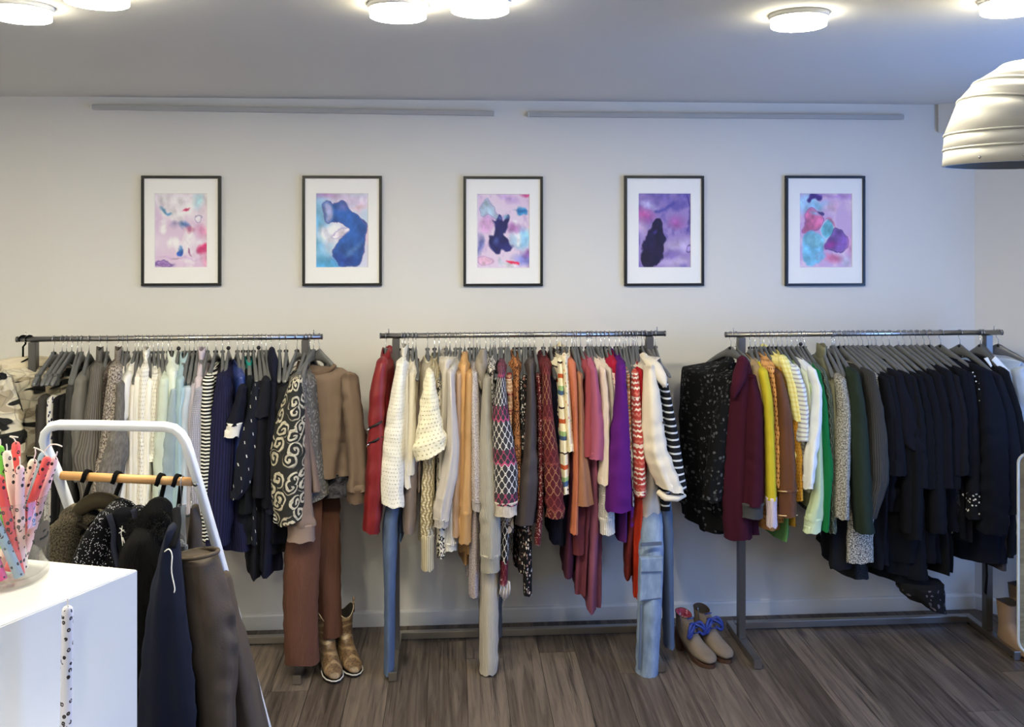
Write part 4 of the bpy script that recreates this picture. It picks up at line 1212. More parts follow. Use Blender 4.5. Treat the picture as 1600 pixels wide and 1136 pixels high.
garment(478, [(463, 596, 20), (455, 650, 42), (449, 710, 50), (450, 770, 48), (455, 815, 38)], K_BROC, 'jacket', 'cream and black scroll brocade jacket with grey sheer body', bmat=K_BROC2, mark='black', dz=0.04, hd=0.05, hem=(478, 790, 56), bw=46, fold=0.1, skew=0.25)
garment(484, [(472, 640, 14), (470, 740, 30), (470, 790, 34), (470, 822, 44)], cloth((128, 110, 100), 'plain'), 'blouse', 'dusty taupe blouse with a wide turned back cuff', mark='grey', dz=0.02, cuff=(22, cloth((140, 121, 110), 'plain')), hem=(486, 770, 40))
trousers(490, [(4.0, [(486, 745, 40, .02, 4.20), (480, 785, 48, .03, 4.10), (474, 830, 54, .045, 4.03), (470, 940, 54, .05, 4.01), (472, 1034, 54, .05, 4.0)], 0.05), (4.1, [(512, 745, 34, .02, 4.24), (511, 790, 40, .03, 4.2), (511, 850, 40, .04, 4.14), (514, 930, 36, .05, 4.12), (518, 992, 32, .05, 4.11)], 0.05)],
         cloth((112, 76, 62), 'rib', (102, 68, 55), p=0.005), 'wide rust brown corduroy trousers hanging to the floor', mark='grey', nohanger=False, hang_phi=-14)
# brown sweatshirt turned towards the viewer
g = garment(499, [(546, 590, 28), (556, 680, 32), (560, 730, 34), (560, 764, 36)], cloth((124, 106, 92), 'plain'), 'sweatshirt', 'cropped brown sweatshirt turned to face the room', phi=62, hsc=0.62, neckz=1.345, fold=0.26, hem=(545, 742, 60), bw=52, dz=0.015, hd=0.055, cuff=(18, cloth((108, 90, 77), 'plain')), collar='none', a1=0.165, shw=0.175, back=True, backlen=0.75, skew=0.1)
C0 = Vector((hook_px(1, 499), YR, 1.40)); ph = math.radians(62)
D = Vector((math.sin(ph), -math.cos(ph), 0)); N = Vector((-math.cos(ph), -math.sin(ph), 0))
ring = []
for (dz_, k_) in ((0.0, 1.0), (-0.012, 1.12), (-0.018, 1.25)):
    pass
pts = [Vector((C0.x, YR, 1.352)) + D * (0.098 * math.cos(a)) + N * (0.050) * (0.35 + 0.9 * max(0, -math.sin(a))) + Vector((0, 0, 0.040 * math.sin(a) + 0.006)) for a in [math.radians(d) for d in range(170, 371, 12)]]
V, Fc = pipe_geo(pts, 0.010, 8)
mesh_obj('neck_rib', V, Fc, cloth((108, 90, 77), 'plain'), g)
# sheer black layer that shows under its hem
tube('hem_lace', pxpts([(520, 738, 84), (520, 752, 86), (522, 774, 80)], YR - 0.035, 0.05), cloth((30, 30, 34), 'sheer', (86, 86, 92)), g, n=30, m=8, seed=3, fold=0.3, round_top=False, folds=5)
lbl = box('neck_label', Vector(on_y(492, 597, YR - 0.028)) + Vector((-0.012, 0, -0.005)), Vector(on_y(492, 597, YR - 0.028)) + Vector((0.012, 0.002, 0.007)), MT['paper_tag'], g)

# ================================================================== middle rack
K_RED = cloth((128, 26, 28), 'leather', (104, 18, 22), rough=0.5)
g = garment(603, [(597, 566, 18), (590, 620, 26), (588, 700, 28), (585, 770, 28), (580, 830, 26)], K_RED, 'jacket', 'red leather biker jacket with two zips on the sleeve', name='leather_jacket', collar='lapel', mark='grey', dz=0.02, hem=(606, 780, 26), hd=0.045, skew=-0.25, neckz=1.395)
for y0 in (664, 688):
    a, b_ = on_y(577, y0 + 5, 3.925), on_y(597, y0 - 6, 3.925)
    zp = pipe('zipper', [a, (a + b_) / 2 + Vector((0, -0.012, 0)), b_], 0.006, MT['black_plastic'], g, 6)
    pipe('zip_pull', [a + Vector((0, -0.004, 0)), a + Vector((-0.012, -0.006, -0.012))], 0.003, MT['wire'], zp, 6)
K_LACE = cloth((232, 228, 216), 'crochet', (204, 198, 182), p=0.013, q=0.13)
garment(632, [(628, 566, 15), (622, 620, 24), (616, 690, 34), (613, 750, 36), (614, 788, 36)], K_LACE, 'blouse', 'cream lace blouse with high neck and long sleeve', collar='turtle', mark='grey', dz=0.03, hd=0.05, hem=(630, 786, 30), fold=0.1, skew=-0.15)
garment(638, [(635, 588, 9), (634, 650, 12), (636, 720, 14), (638, 760, 14)], cloth((224, 218, 208), 'plain'), 'shirt', 'off-white shirt between the lace blouse and the ivory tunic', mark='black', hem=(636, 755, 20))
garment(645, [(644, 582, 10), (644, 640, 13), (642, 700, 16), (640, 740, 15)], cloth((222, 214, 196), 'plain'), 'tunic', 'ivory cotton tunic with straight sleeve', mark='grey', hem=(642, 745, 20))
garment(650, [(652, 700, 14), (642, 760, 18), (640, 800, 20), (639, 832, 16)], cloth((126, 112, 104), 'plain'), 'cardigan', 'mushroom brown cardigan with a drooping sleeve', name='brown_cardigan', nohanger=False, mark='white', hem=(652, 770, 14), neckz=1.36)
garment(668, [(671, 582, 12), (671, 620, 26), (672, 670, 44), (672, 690, 54, .06), (675, 708, 52, .06)], cloth((234, 226, 198), 'crochet', (208, 196, 160), p=0.014, q=0.15), 'poncho', 'cream crochet top with a wide bell sleeve', mark='grey', dz=0.055, hd=0.055, hem=(652, 752, 24), fold=0.12, bmat=cloth((206, 196, 176), 'fur', (170, 158, 138)), skew=0.45)
garment(679, [(678, 578, 9), (674, 680, 14), (669, 760, 18), (668, 810, 20), (668, 838, 20)], cloth((218, 206, 176), 'cable', (150, 136, 104), p=0.022), 'cardigan', 'chunky cream cable cardigan with a long ribbed cuff', mark='black', dz=0.012, cuff=(50, cloth((210, 198, 168), 'rib', (164, 150, 120), p=0.012)), hem=(664, 850, 22))
garment(686, [(686, 596, 8), (687, 700, 10), (689, 800, 14), (689, 868, 14)], cloth((212, 204, 188), 'leopard', (30, 28, 28), p=0.016), 'blouse', 'narrow cream and black leopard blouse', mark='white', hem=(690, 866, 16))
garment(697, [(698, 562, 10), (694, 620, 12), (692, 680, 14), (690, 740, 16)], cloth((206, 198, 184), 'plain'), 'jumper', 'pale beige fine jumper before the greige sweater', mark='grey', dz=0.0)
garment(703, [(704, 580, 10), (706, 640, 14), (707, 690, 20), (700, 750, 26), (692, 790, 26), (690, 812, 24)], cloth((196, 188, 180), 'plain'), 'sweater', 'greige sweater with a frayed sleeve end', name='frayed_sweater', mark='white', dz=0.04, hd=0.045, cuff=(9, cloth((206, 198, 190), 'rib', (150, 142, 134), p=0.009)))
garment(712, [(709, 572, 10), (707, 640, 9), (706, 720, 12), (704, 800, 18), (703, 850, 24)], cloth((214, 210, 204), 'rib', (178, 174, 168), p=0.007), 'dress', 'white ribbed dress with a scalloped sleeve edge', mark='grey', hem=(703, 852, 26), cuff=(8, cloth((218, 214, 208), 'stripe', (40, 38, 38), p=0.005, q=0.75)))
garment(719, [(717, 583, 10), (716, 640, 12), (714, 720, 14), (712, 800, 15), (712, 836, 15)], cloth((178, 146, 114), 'satin', (156, 124, 94), rough=0.5), 'blouse', 'tan satin blouse with a pale cord bow', mark='grey', dz=0.008)
garment(726, [(725, 570, 10), (724, 640, 10), (723, 740, 12), (722, 830, 16)], cloth((204, 160, 108), 'plain'), 'hoodie', 'camel hooded top between tan and caramel', collar='hood', mark='white', neckz=1.39)
garment(734, [(734, 583, 11), (733, 640, 13), (731, 720, 15), (729, 770, 18), (728, 800, 20)], cloth((190, 150, 102), 'plain'), 'sweatshirt', 'caramel sweatshirt with a stitched cuff', mark='black', dz=0.02, cuff=(46, cloth((182, 142, 96), 'plain')), hem=(729, 868, 26), hemband=(16, cloth((178, 138, 94), 'rib', (150, 112, 74), p=0.008)))
garment(740, [(741, 582, 10), (741, 640, 16), (743, 700, 19), (744, 760, 19), (745, 782, 18)], cloth((204, 196, 194), 'tweed', (156, 146, 146), p=0.005), 'sweater', 'lilac grey chunky knit sweater', mark='grey', dz=0.02, cuff=(14, cloth((200, 192, 190), 'rib', (160, 152, 150), p=0.009)))
garment(745, [(747, 640, 10), (743, 760, 13), (741, 850, 15), (740, 930, 15)], cloth((186, 174, 174), 'tweed', (132, 120, 122), p=0.004), 'cardigan', 'long mauve grey bouclé cardigan', name='long_cardigan', mark='black', hem=(738, 905, 20), neckz=1.36)
# draped scarf on its hanger
def scarf(hx, pts, mat, short, Y, hd=0.05, twist=True, hang=True, extra=None):
    X = hook_px(2, hx)
    g = empty('scarf', (X, YR, 1.2), short, 'scarf', 'clothes on the middle rack')
    def twisted(P, ph, m=40, n=30):
        R = resample(P, m)
        rings = []
        for c, hl, hdp, q, T in R:
            k = math.sin(math.pi * min(1, max(0, 0.12 + 0.8 * q / T))) ** 0.4
            ring = []
            for j in range(n):
                a = 2 * math.pi * j / n
                g = (0.80 + 0.24 * abs(math.cos(1.5 * (a - 26 * q + ph))) ** 0.7) * k
                ring.append(c + Vector((math.cos(a) * hl * g * 1.15, math.sin(a) * hdp * g, 0)))
            rings.append(ring)
        return rings
    loft('twisted_fold', twisted(pxpts(pts, Y, hd), 0.0), mat, g)
    P = [(q[0] + 3, q[1] + 6, q[2] * 0.8) for q in pts]
    loft('twisted_fold', twisted(pxpts(P, Y + 0.16, hd), 1.0), mat, g)
    hanger(2, X, 0.0, 'white', 'grey hanger holding the ' + short)
    return g
scarf(750, [(755, 546, 12), (752, 566, 17), (751, 585, 15), (752, 607, 8)], cloth((150, 140, 126), 'plain'), 'twisted taupe scarf knotted over its hanger', 4.0)
garment(759, [(761, 590, 12), (760, 650, 18), (762, 720, 28), (765, 790, 31), (766, 850, 31), (766, 868, 31)], cloth((190, 184, 170), 'rib', (162, 156, 144), p=0.007), 'cardigan', 'light grey ribbed long cardigan', mark='white', dz=0.03, hd=0.05, cuff=(22, cloth((186, 180, 166), 'rib', (150, 144, 132), p=0.007)), hem=(764, 846, 30), fold=0.1)
garment(766, [(767, 574, 9), (769, 640, 13), (774, 700, 15), (776, 760, 14)], cloth((206, 200, 190), 'leopard', (24, 22, 24), p=0.015), 'blouse', 'black and white animal print blouse beside the grey cardigan', mark='white')
garment(781, [(778, 580, 8), (777, 660, 10), (776, 760, 12)], cloth((22, 20, 22), 'plain'), 'waistcoat', 'black waistcoat behind the diamond knit dress', mark='grey', sleeve=False, hem=(778, 770, 14))
garment(784, [(784, 577, 9), (782, 630, 22), (786, 690, 34), (790, 740, 38), (790, 786, 38)], cloth((58, 56, 60), 'lattice', (222, 218, 212), (176, 74, 110), p=0.030, q=0.19), 'dress', 'charcoal knit dress with white and pink diamond pattern', mark='grey', dz=0.055, hd=0.05, fold=0.06, wr=0.03, hem=(800, 800, 40), cuff=(17, cloth((214, 202, 188), 'fur', (176, 164, 150))), collar='none')
garment(790, [(790, 700, 10), (792, 760, 18), (792, 800, 22), (792, 830, 24)], cloth((176, 160, 142), 'lattice', (214, 200, 182), (60, 46, 46), p=0.04, q=0.3), 'sweater', 'beige jacquard sweater under the fluffy cuff', name='jacquard_sweater', mark='grey', neckz=1.36, hem=(792, 815, 22))
garment(793, [(794, 680, 9), (791, 780, 12), (789, 850, 13), (788, 878, 13)], cloth((26, 22, 24), 'lattice', (222, 216, 210), (150, 140, 136), p=0.032, q=0.3), 'cardigan', 'black patterned cardigan with burgundy tasselled end', name='tasselled_cardigan', mark='black', neckz=1.36, hem=(794, 870, 16), dz=0.01, cuff=(32, cloth((84, 24, 36), 'lattice', (176, 150, 150), (120, 60, 70), p=0.03, q=0.3)))
_g = bpy.data.objects['tasselled_cardigan']
for i in range(7):
    a = on_y(783 + i * 2.1, 908, 3.96 + 0.004 * (i % 2))
    b_ = on_y(781 + i * 2.4, 938 - 3 * abs(i - 3), 3.955 + 0.006 * (i % 2))
    pipe('tassel', [a, (a + b_) / 2 + Vector((0.002, -0.004, 0)), b_], 0.0042, cloth((222, 214, 206), 'plain'), _g, 6)
scarf(795, [(796, 583, 10), (794, 596, 15), (797, 625, 8), (796, 680, 9)], cloth((196, 150, 116), 'fair', (222, 196, 160), (150, 60, 62), p=0.02), 'orange and pink patterned knit scarf', 3.99, 0.03)
garment(804, [(807, 568, 9), (807, 640, 10), (808, 700, 14), (808, 780, 16)], cloth((176, 116, 70), 'leopard', (60, 34, 24), p=0.012), 'blouse', 'rust and brown leopard print blouse', mark='black', dz=0.006)
garment(811, [(815, 592, 7), (817, 650, 9), (820, 720, 10)], cloth((30, 28, 28), 'spot', (214, 210, 200), p=0.012, q=0.32), 'blouse', 'black blouse speckled with white', mark='black')
garment(818, [(820, 588, 8), (820, 660, 10), (820, 740, 14), (818, 820, 24)], cloth((20, 18, 20), 'floral', (196, 186, 176), (130, 90, 80), p=0.016, q=0.45), 'dress', 'long black dress with small white flowers', mark='grey', hem=(817, 895, 26))
garment(822, [(824, 640, 8), (824, 760, 12), (824, 860, 14), (824, 928, 12)], cloth((18, 17, 19), 'floral', (206, 196, 184), (150, 120, 110), p=0.015, q=0.4), 'shirt', 'black flowered shirt whose sleeve hangs lowest of all', name='flowered_shirt', mark='black', neckz=1.36, hem=(815, 850, 18))
garment(828, [(829, 567, 10), (830, 630, 16), (829, 700, 20), (825, 760, 30), (820, 818, 28)], cloth((66, 56, 52), 'satin', (52, 44, 41), rough=0.6), 'shirt', 'dark brown satin shirt with gathered sleeve', mark='black', dz=0.03, hem=(826, 820, 30))
garment(835, [(841, 587, 8), (844, 640, 9), (845, 720, 9), (844, 790, 9), (840, 848, 9)], cloth((92, 28, 36), 'spot', (206, 180, 170), p=0.0095, q=0.3), 'dress', 'narrow burgundy dress dotted in white', mark='grey', dz=0.014, hem=(845, 760, 10))
garment(849, [(853, 572, 12), (855, 640, 17), (861, 710, 24), (866, 770, 30), (868, 806, 30)], cloth((82, 30, 36), 'lattice', (150, 104, 78), (122, 58, 56), p=0.034, q=0.2), 'sweater', 'burgundy jacquard sweater with ochre diamonds', mark='black', dz=0.035, hd=0.05, fold=0.08, hem=(864, 800, 28))
garment(860, [(867, 592, 8), (869, 640, 10), (872, 740, 14), (877, 852, 30)], cloth((36, 38, 60), 'rib', (22, 24, 40), p=0.012), 'skirt', 'navy pleated skirt under the jacquard sweater', name='pleated_skirt', mark='grey', sleeve=False, hem=(878, 855, 32))
garment(870, [(875, 563, 8), (878, 640, 11), (881, 700, 14), (882, 770, 15)], cloth((228, 218, 190), 'serape', p=0.2), 'blouse', 'cream blouse with rust and blue striped hem', name='serape_blouse', mark='white', dz=0.015, cmat=cloth((30, 24, 26), 'spot', (220, 206, 180), p=0.01), collar='shirt', hem=(882, 765, 18))
garment(878, [(882, 556, 9), (886, 620, 10), (889, 680, 12), (892, 703, 12)], cloth((226, 214, 184), 'floral', (206, 140, 110), (150, 160, 130), p=0.014, q=0.72), 'blouse', 'cream blouse sprigged with faint flowers', mark='grey', dz=0.02, hem=(890, 740, 14))
garment(885, [(892, 566, 14), (896, 600, 13), (899, 660, 9), (900, 740, 9), (898, 800, 11), (897, 832, 12)], cloth((192, 112, 80), 'plain'), 'sweatshirt', 'coral orange sweatshirt with narrow sleeve', mark='grey', dz=0.02, hem=(900, 780, 14))
garment(894, [(905, 585, 9), (907, 640, 10), (908, 700, 14), (909, 740, 22), (911, 788, 32)], cloth((156, 108, 80), 'plain'), 'blouse', 'tan blouse with a fluted bell sleeve', mark='black', dz=0.025, bmat=cloth((112, 66, 50), 'plain'), hem=(905, 730, 16), fold=0.22)
garment(901, [(910, 640, 8), (908, 740, 14), (905, 800, 24), (905, 866, 34)], cloth((92, 40, 44), 'plain'), 'tunic', 'maroon tunic under the bell sleeve', name='maroon_tunic', mark='black', neckz=1.36, sleeve=False, hem=(906, 866, 34))
garment(898, [(902, 640, 8), (893, 780, 12), (890, 850, 16), (888, 905, 20)], cloth((66, 28, 44), 'plain'), 'dress', 'plum dress hanging below the maroon tunic', name='plum_dress', mark='grey', neckz=1.36, sleeve=False, hem=(890, 903, 22))
garment(907, [(920, 578, 11), (921, 640, 17), (919, 680, 18), (918, 711, 18)], cloth((150, 70, 78), 'plain'), 'T-shirt', 'dusty rose tee with short sleeve', name='rose_tee', mark='grey', dz=0.02, hem=(916, 790, 16))
garment(917, [(927, 576, 10), (931, 630, 18), (934, 680, 24), (932, 716, 24)], cloth((164, 88, 112), 'plain'), 'T-shirt', 'mauve pink tee with a loose short sleeve', name='mauve_tee', mark='black', dz=0.045, hem=(926, 790, 18))
garment(922, [(930, 640, 8), (926, 740, 12), (926, 830, 20), (929, 956, 27)], cloth((128, 74, 94), 'plain'), 'dress', 'long mauve dress with a dipped hem', name='mauve_dress', mark='black', neckz=1.36, sleeve=False, hem=(929, 958, 26), fold=0.25)
garment(919, [(922, 640, 8), (914, 800, 12), (908, 925, 20)], cloth((108, 54, 66), 'plain'), 'dress', 'old rose dress beside the long mauve one', name='rose_dress', mark='grey', neckz=1.36, sleeve=False, hem=(909, 932, 24))
garment(925, [(941, 577, 10), (945, 630, 14), (945, 700, 15), (943, 755, 17)], cloth((216, 198, 182), 'plain'), 'cardigan', 'blush beige cardigan just after the mauve tees', mark='grey', dz=0.03, hem=(942, 750, 20))
garment(932, [(951, 577, 10), (954, 620, 12), (954, 700, 12)], cloth((206, 194, 182), 'plain'), 'sweater', 'pale sand sweater before the pink flowered blouse', mark='grey', hem=(950, 742, 16))
garment(939, [(948, 660, 10), (946, 740, 18), (947, 790, 22), (948, 812, 24)], cloth((222, 216, 210), 'knit', (186, 180, 174), p=0.010), 'sweater', 'white ribbed sweater below the purple knit', name='ribbed_sweater', mark='grey', neckz=1.36, cuff=(20, cloth((220, 214, 208), 'rib', (182, 176, 170), p=0.010)), hem=(948, 815, 26))
garment(945, [(958, 582, 8), (961, 640, 8), (960, 700, 9)], cloth((230, 206, 196), 'floral', (190, 60, 80), (240, 226, 216), p=0.012), 'blouse', 'pale pink flowered blouse', mark='black', hem=(962, 740, 12))
garment(952, [(960, 568, 10), (965, 620, 10), (968, 680, 10)], cloth((164, 28, 58), 'plain'), 'sweater', 'crimson pink sweater beside the purple one', mark='grey', hem=(966, 760, 12))
garment(962, [(970, 570, 14), (970, 625, 21), (968, 690, 32), (967, 750, 38), (966, 797, 40)], cloth((86, 24, 108), 'plain'), 'sweater', 'purple wool sweater with a wide sleeve', mark='black', dz=0.05, hd=0.05, fold=0.08, hem=(976, 780, 30))
garment(968, [(976, 680, 10), (975, 780, 16), (973, 840, 22)], cloth((74, 28, 92), 'plain'), 'dress', 'dark purple dress under the purple sweater', name='purple_dress', mark='grey', neckz=1.36, sleeve=False, hem=(973, 846, 24))
garment(974, [(980, 584, 8), (982, 640, 8), (984, 700, 8)], cloth((196, 128, 90), 'fair', (226, 210, 186), (120, 126, 124), p=0.02), 'tunic', 'orange and grey patterned tunic', mark='white', hem=(984, 740, 12))
garment(978, [(985, 640, 8), (987, 720, 9), (988, 790, 11)], cloth((222, 218, 212), 'spot', (24, 22, 24), p=0.022, q=0.36), 'blouse', 'white blouse with big black spots', name='spotted_blouse', mark='grey', neckz=1.36, sleeve=False, hem=(989, 790, 14))
garment(983, [(992, 690, 10), (990, 760, 14), (989, 822, 24)], cloth((96, 30, 112), 'plain'), 'blouse', 'violet flared blouse beneath the spotted one', name='violet_blouse', mark='black', neckz=1.36, sleeve=False, hem=(990, 822, 26))
garment(988, [(992, 582, 11), (994, 630, 15), (998, 690, 17), (1000, 740, 18), (1001, 774, 18)], cloth((176, 66, 58), 'fair', (232, 214, 196), (196, 110, 96), p=0.026), 'cardigan', 'red and white nordic patterned cardigan', mark='black', dz=0.03, hem=(998, 770, 18))
garment(993, [(999, 580, 11), (1003, 630, 11), (1006, 690, 11), (1005, 740, 10)], cloth((160, 26, 36), 'plain'), 'sweater', 'bright red sweater before the cream denim jacket', mark='grey', hem=(1003, 780, 14))
garment(996, [(998, 700, 10), (996, 820, 12), (995, 938, 13)], cloth((186, 54, 30), 'plain'), 'dress', 'long vermilion dress beside the cargo jeans', name='vermilion_dress', mark='grey', neckz=1.36, sleeve=False, hem=(996, 938, 13))
garment(990, [(990, 700, 10), (983, 800, 14), (982, 906, 17)], cloth((96, 30, 26), 'plain'), 'skirt', 'brick red skirt behind the vermilion dress', name='red_skirt', mark='black', neckz=1.36, sleeve=False, hem=(982, 906, 18))
K_CRM = cloth((226, 214, 192), 'plain')
g = garment(1008, [(1014, 574, 18), (1018, 630, 30), (1022, 690, 38), (1034, 730, 44), (1048, 764, 44)], K_CRM, 'jacket', 'cream denim jacket with collar and rolled sleeve', name='denim_jacket', collar='none', mark='grey', dz=0.05, hd=0.06, hem=(1018, 818, 46), bw=46, fold=0.14, phi=22, skew=-0.3, bmat=cloth((208, 198, 184), 'plain'))
pipe('cuff', [on_y(1028, 768, 3.925), on_y(1040, 778, 3.90), on_y(1058, 779, 3.905), on_y(1071, 774, 3.92)], [0.012, 0.015, 0.014, 0.007], K_CRM, g, 12)
V = []
tube('collar', [(on_y(1006, 556, 4.05), 0.018, 0.04), (on_y(1014, 562, 4.0), 0.030, 0.035), (on_y(1024, 574, 3.95), 0.034, 0.024), (on_y(1033, 590, 3.925), 0.026, 0.014), (on_y(1039, 604, 3.92), 0.010, 0.006)], K_CRM, g, n=18, m=14, seed=2, fold=0.12, open_end=False)
for q in ((1037, 660), (1034, 700), (1066, 771)):
    a = on_y(q[0], q[1], 3.905)
    pipe('button', [a, a + Vector((0, -0.006, 0))], 0.006, MT['black_plastic'], g, 10)
garment(1024, [(1036, 590, 12), (1044, 640, 16), (1053, 700, 20), (1062, 764, 22)], cloth((26, 26, 28), 'stripe', (216, 214, 208), p=0.031, q=0.74), 'T-shirt', 'black top with thin white stripes at the rack end', name='striped_shirt', mark='grey', dz=0.0, hem=(1042, 800, 22), wr=0.02, fold=0.06)
# denim and leggings that reach the floor
K_DEN1 = cloth((60, 88, 128), 'denim', (38, 62, 100))
trousers(628, [(4.0, [(622, 760, 20), (610, 820, 24), (609, 930, 17), (608, 1048, 16)], 0.06)], K_DEN1, 'slim dark blue jeans under the cream lace blouse', mark='black', fold=0.06)
K_RIB = cloth((214, 205, 190), 'rib', (176, 166, 150), p=0.0065)
trousers(771, [(3.99, [(770, 700, 26), (766, 860, 30), (764, 960, 29), (763.5, 1048, 28)], 0.05)], K_RIB, 'cream ribbed flared leggings reaching down to the floor', mark='grey', fold=0.05)
trousers(774, [(4.16, [(768, 640, 30), (768, 800, 34), (767, 900, 36), (766, 996, 37)], 0.03)], cloth((84, 82, 82), 'plain'), 'dark grey straight trousers behind the cream leggings', mark='white', fold=0.03)
K_DEN2 = cloth((136, 158, 186), 'denim', (74, 98, 134))
g = trousers(1003, [(3.955, [(1016, 770, 30, .03, 4.10), (1018, 828, 36, .055, 4.0), (1017, 900, 39), (1014, 980, 37), (1011, 1050, 35)], 0.06)], K_DEN2, 'light blue cargo jeans with side pocket', mark='black', fold=0.05)
def patch(name, quad, Y, th, mat, parent, bev=0.004):
    P = [on_y(x, y, Y) for x, y in quad]
    V = [p for p in P] + [p + Vector((0, -th, 0)) for p in P]
    c = sum(P, Vector()) / 4 + Vector((0, -th, 0))
    V += [c + (p + Vector((0, -th, 0)) - c) * 0.9 + Vector((0, -0.004, 0)) for p in P]
    Fc = [(3, 2, 1, 0)] + [(j, (j + 1) % 4, 4 + (j + 1) % 4, 4 + j) for j in range(4)] + [(4 + j, 4 + (j + 1) % 4, 8 + (j + 1) % 4, 8 + j) for j in range(4)] + [(8, 9, 10, 11)]
    U = []
    for f in Fc:
        U.append([(V[i].x, V[i].z) for i in f])
    return mesh_obj(name, V, Fc, mat, parent, uvs=U, smooth=False)
patch('cargo_pocket', [(999, 886), (1033, 884), (1033, 934), (998, 938)], 3.905, 0.012, K_DEN2, g)
patch('pocket_flap', [(999, 870), (1034, 868), (1034, 890), (999, 891)], 3.905, 0.022, K_DEN2, g)
patch('seam_band', [(1001, 848), (1034, 846), (1034, 851), (1001, 853)], 3.902, 0.006, cloth((52, 74, 108), 'denim', (38, 56, 86)), g)
patch('side_seam', [(1000, 944), (1003, 944), (1000, 1046), (997, 1046)], 3.904, 0.004, cloth((52, 74, 108), 'denim', (38, 56, 86)), g)
trousers(1018, [(4.06, [(1036, 760, 20), (1041, 830, 20), (1043, 920, 18), (1045, 1008, 15)], 0.05)], cloth((62, 84, 110), 'denim', (46, 66, 92)), 'mid blue jeans beside the light cargo pair', mark='grey', fold=0.05)

# ================================================================== corner rack
g = garment(1142, [(1139, 590, 16), (1127, 660, 26), (1118, 730, 30), (1112, 780, 30)], cloth((11, 11, 12), 'floral', (84, 84, 86), (40, 40, 43), p=0.017, q=0.5), 'coat', 'black lace patterned coat at the rack end', name='lace_coat', phi=22, hem=(1140, 812, 40), bw=36, mark='black', collar='band', dz=-0.01, hd=0.05, a1=0.18, shw=0.17, back=False, hemband=(20, cloth((14, 14, 15), 'plain')))
tube('front_sleeve', pxpts([(1112, 582, 14), (1104, 630, 26), (1099, 700, 28), (1097, 768, 28)], 4.20, 0.05), cloth((11, 11, 12), 'floral', (84, 84, 86), (40, 40, 43), p=0.017, q=0.5), g, n=20, m=24, seed=8, fold=0.12)
tube('front_panel', pxpts([(1140, 562, 12), (1126, 576, 36), (1119, 600, 44), (1115, 660, 46), (1114, 740, 48), (1116, 806, 50), (1118, 828, 46)], 4.13, 0.05), cloth((11, 11, 12), 'floral', (84, 84, 86), (40, 40, 43), p=0.017, q=0.5), g, n=26, m=26, seed=5, fold=0.14)
K_BURG = cloth((58, 14, 30), 'plain')
g = garment(1150, [(1172, 590, 18), (1178, 640, 30), (1178, 720, 34), (1175, 788, 36)], K_BURG, 'coat', 'burgundy wool coat with grey cuff', name='wool_coat', phi=20, hem=(1172, 836, 44), bw=34, back=False, mark='white', collar='none', dz=0.03, hd=0.055, cuff=(18, cloth((62, 62, 62), 'plain')), a1=0.2)
tube('front_panel', pxpts([(1163, 566, 16), (1160, 605, 36), (1155, 700, 44), (1152, 780, 46), (1153, 840, 44)], 3.99, 0.05), K_BURG, g, n=24, m=26, seed=15, fold=0.1)
tube('lapel', pxpts([(1160, 562, 16, .03), (1155, 590, 22, .03), (1149, 612, 12, .02), (1146, 622, 4, .01)], 3.94, 0.02), cloth((66, 18, 36), 'plain'), g, n=16, m=16, seed=4, fold=0.05, open_end=False)
garment(1172, [(1182, 578, 14), (1188, 640, 14), (1190, 720, 14)], cloth((176, 150, 110), 'plain'), 'blouse', 'camel blouse peeping from behind the burgundy coat', mark='black', hem=(1190, 790, 20))
garment(1180, [(1192, 580, 14), (1200, 630, 15), (1203, 700, 16), (1205, 780, 17)], cloth((196, 178, 46), 'plain'), 'sweater', 'mustard yellow sweater with a white cuff', mark='black', dz=0.04, cuff=(40, cloth((224, 206, 214), 'rib', (200, 182, 190), p=0.008)), hem=(1200, 800, 20), cmat=cloth((228, 222, 206), 'plain'))
garment(1188, [(1204, 574, 10), (1212, 630, 12), (1214, 700, 12), (1214, 760, 13)], cloth((220, 164, 104), 'crochet', (112, 66, 34), p=0.017, q=0.2), 'sweater', 'apricot perforated knit sweater', mark='grey', dz=0.012, hem=(1208, 818, 42), hemband=(13, cloth((206, 150, 94), 'plain')))
garment(1194, [(1215, 582, 12), (1224, 640, 22), (1229, 700, 26), (1230, 766, 29)], cloth((94, 52, 18), 'satin', (74, 40, 12), rough=0.7), 'blouse', 'golden brown velvet blouse with piped cuff', mark='grey', dz=0.04, hd=0.045, cuff=(38, cloth((88, 48, 16), 'satin', (70, 38, 10), rough=0.7)), hem=(1234, 800, 26))
_g = bpy.data.objects['blouse'] if False else bpy.context.scene.objects[[o.name for o in COL.objects if o.get('label', '').startswith('golden brown velvet')][0]]
for y0 in (767, 805):
    pipe('piping', [on_y(1215, y0, 3.93), on_y(1223, y0 + 1, 3.895), on_y(1237, y0 + 1, 3.895), on_y(1246, y0, 3.93)], 0.003, cloth((224, 190, 140), 'plain'), _g, 6)
garment(1202, [(1226, 578, 14), (1238, 630, 14), (1244, 700, 14), (1247, 780, 14)], cloth((206, 148, 50), 'crochet', (160, 106, 30), p=0.012, q=0.18), 'cardigan', 'ochre mesh knit cardigan behind the brown velvet', mark='black', hem=(1240, 822, 24), dz=0.01)
garment(1208, [(1224, 562, 16), (1236, 600, 16), (1243, 640, 16), (1246, 656, 16)], cloth((234, 226, 156), 'check', (222, 206, 110), p=0.022), 'blouse', 'pale yellow checked blouse with short sleeve', mark='black', hem=(1246, 760, 18), dz=0.02, neckz=1.39)
garment(1215, [(1240, 576, 16), (1250, 610, 18), (1254, 650, 19), (1254, 688, 19)], cloth((220, 224, 214), 'stripe', (170, 168, 174), p=0.02, q=0.62), 'T-shirt', 'white and grey striped tee with green shoulders', name='striped_tee', mark='black', dz=0.035, cmat=cloth((176, 206, 146), 'plain'), hem=(1252, 740, 20))
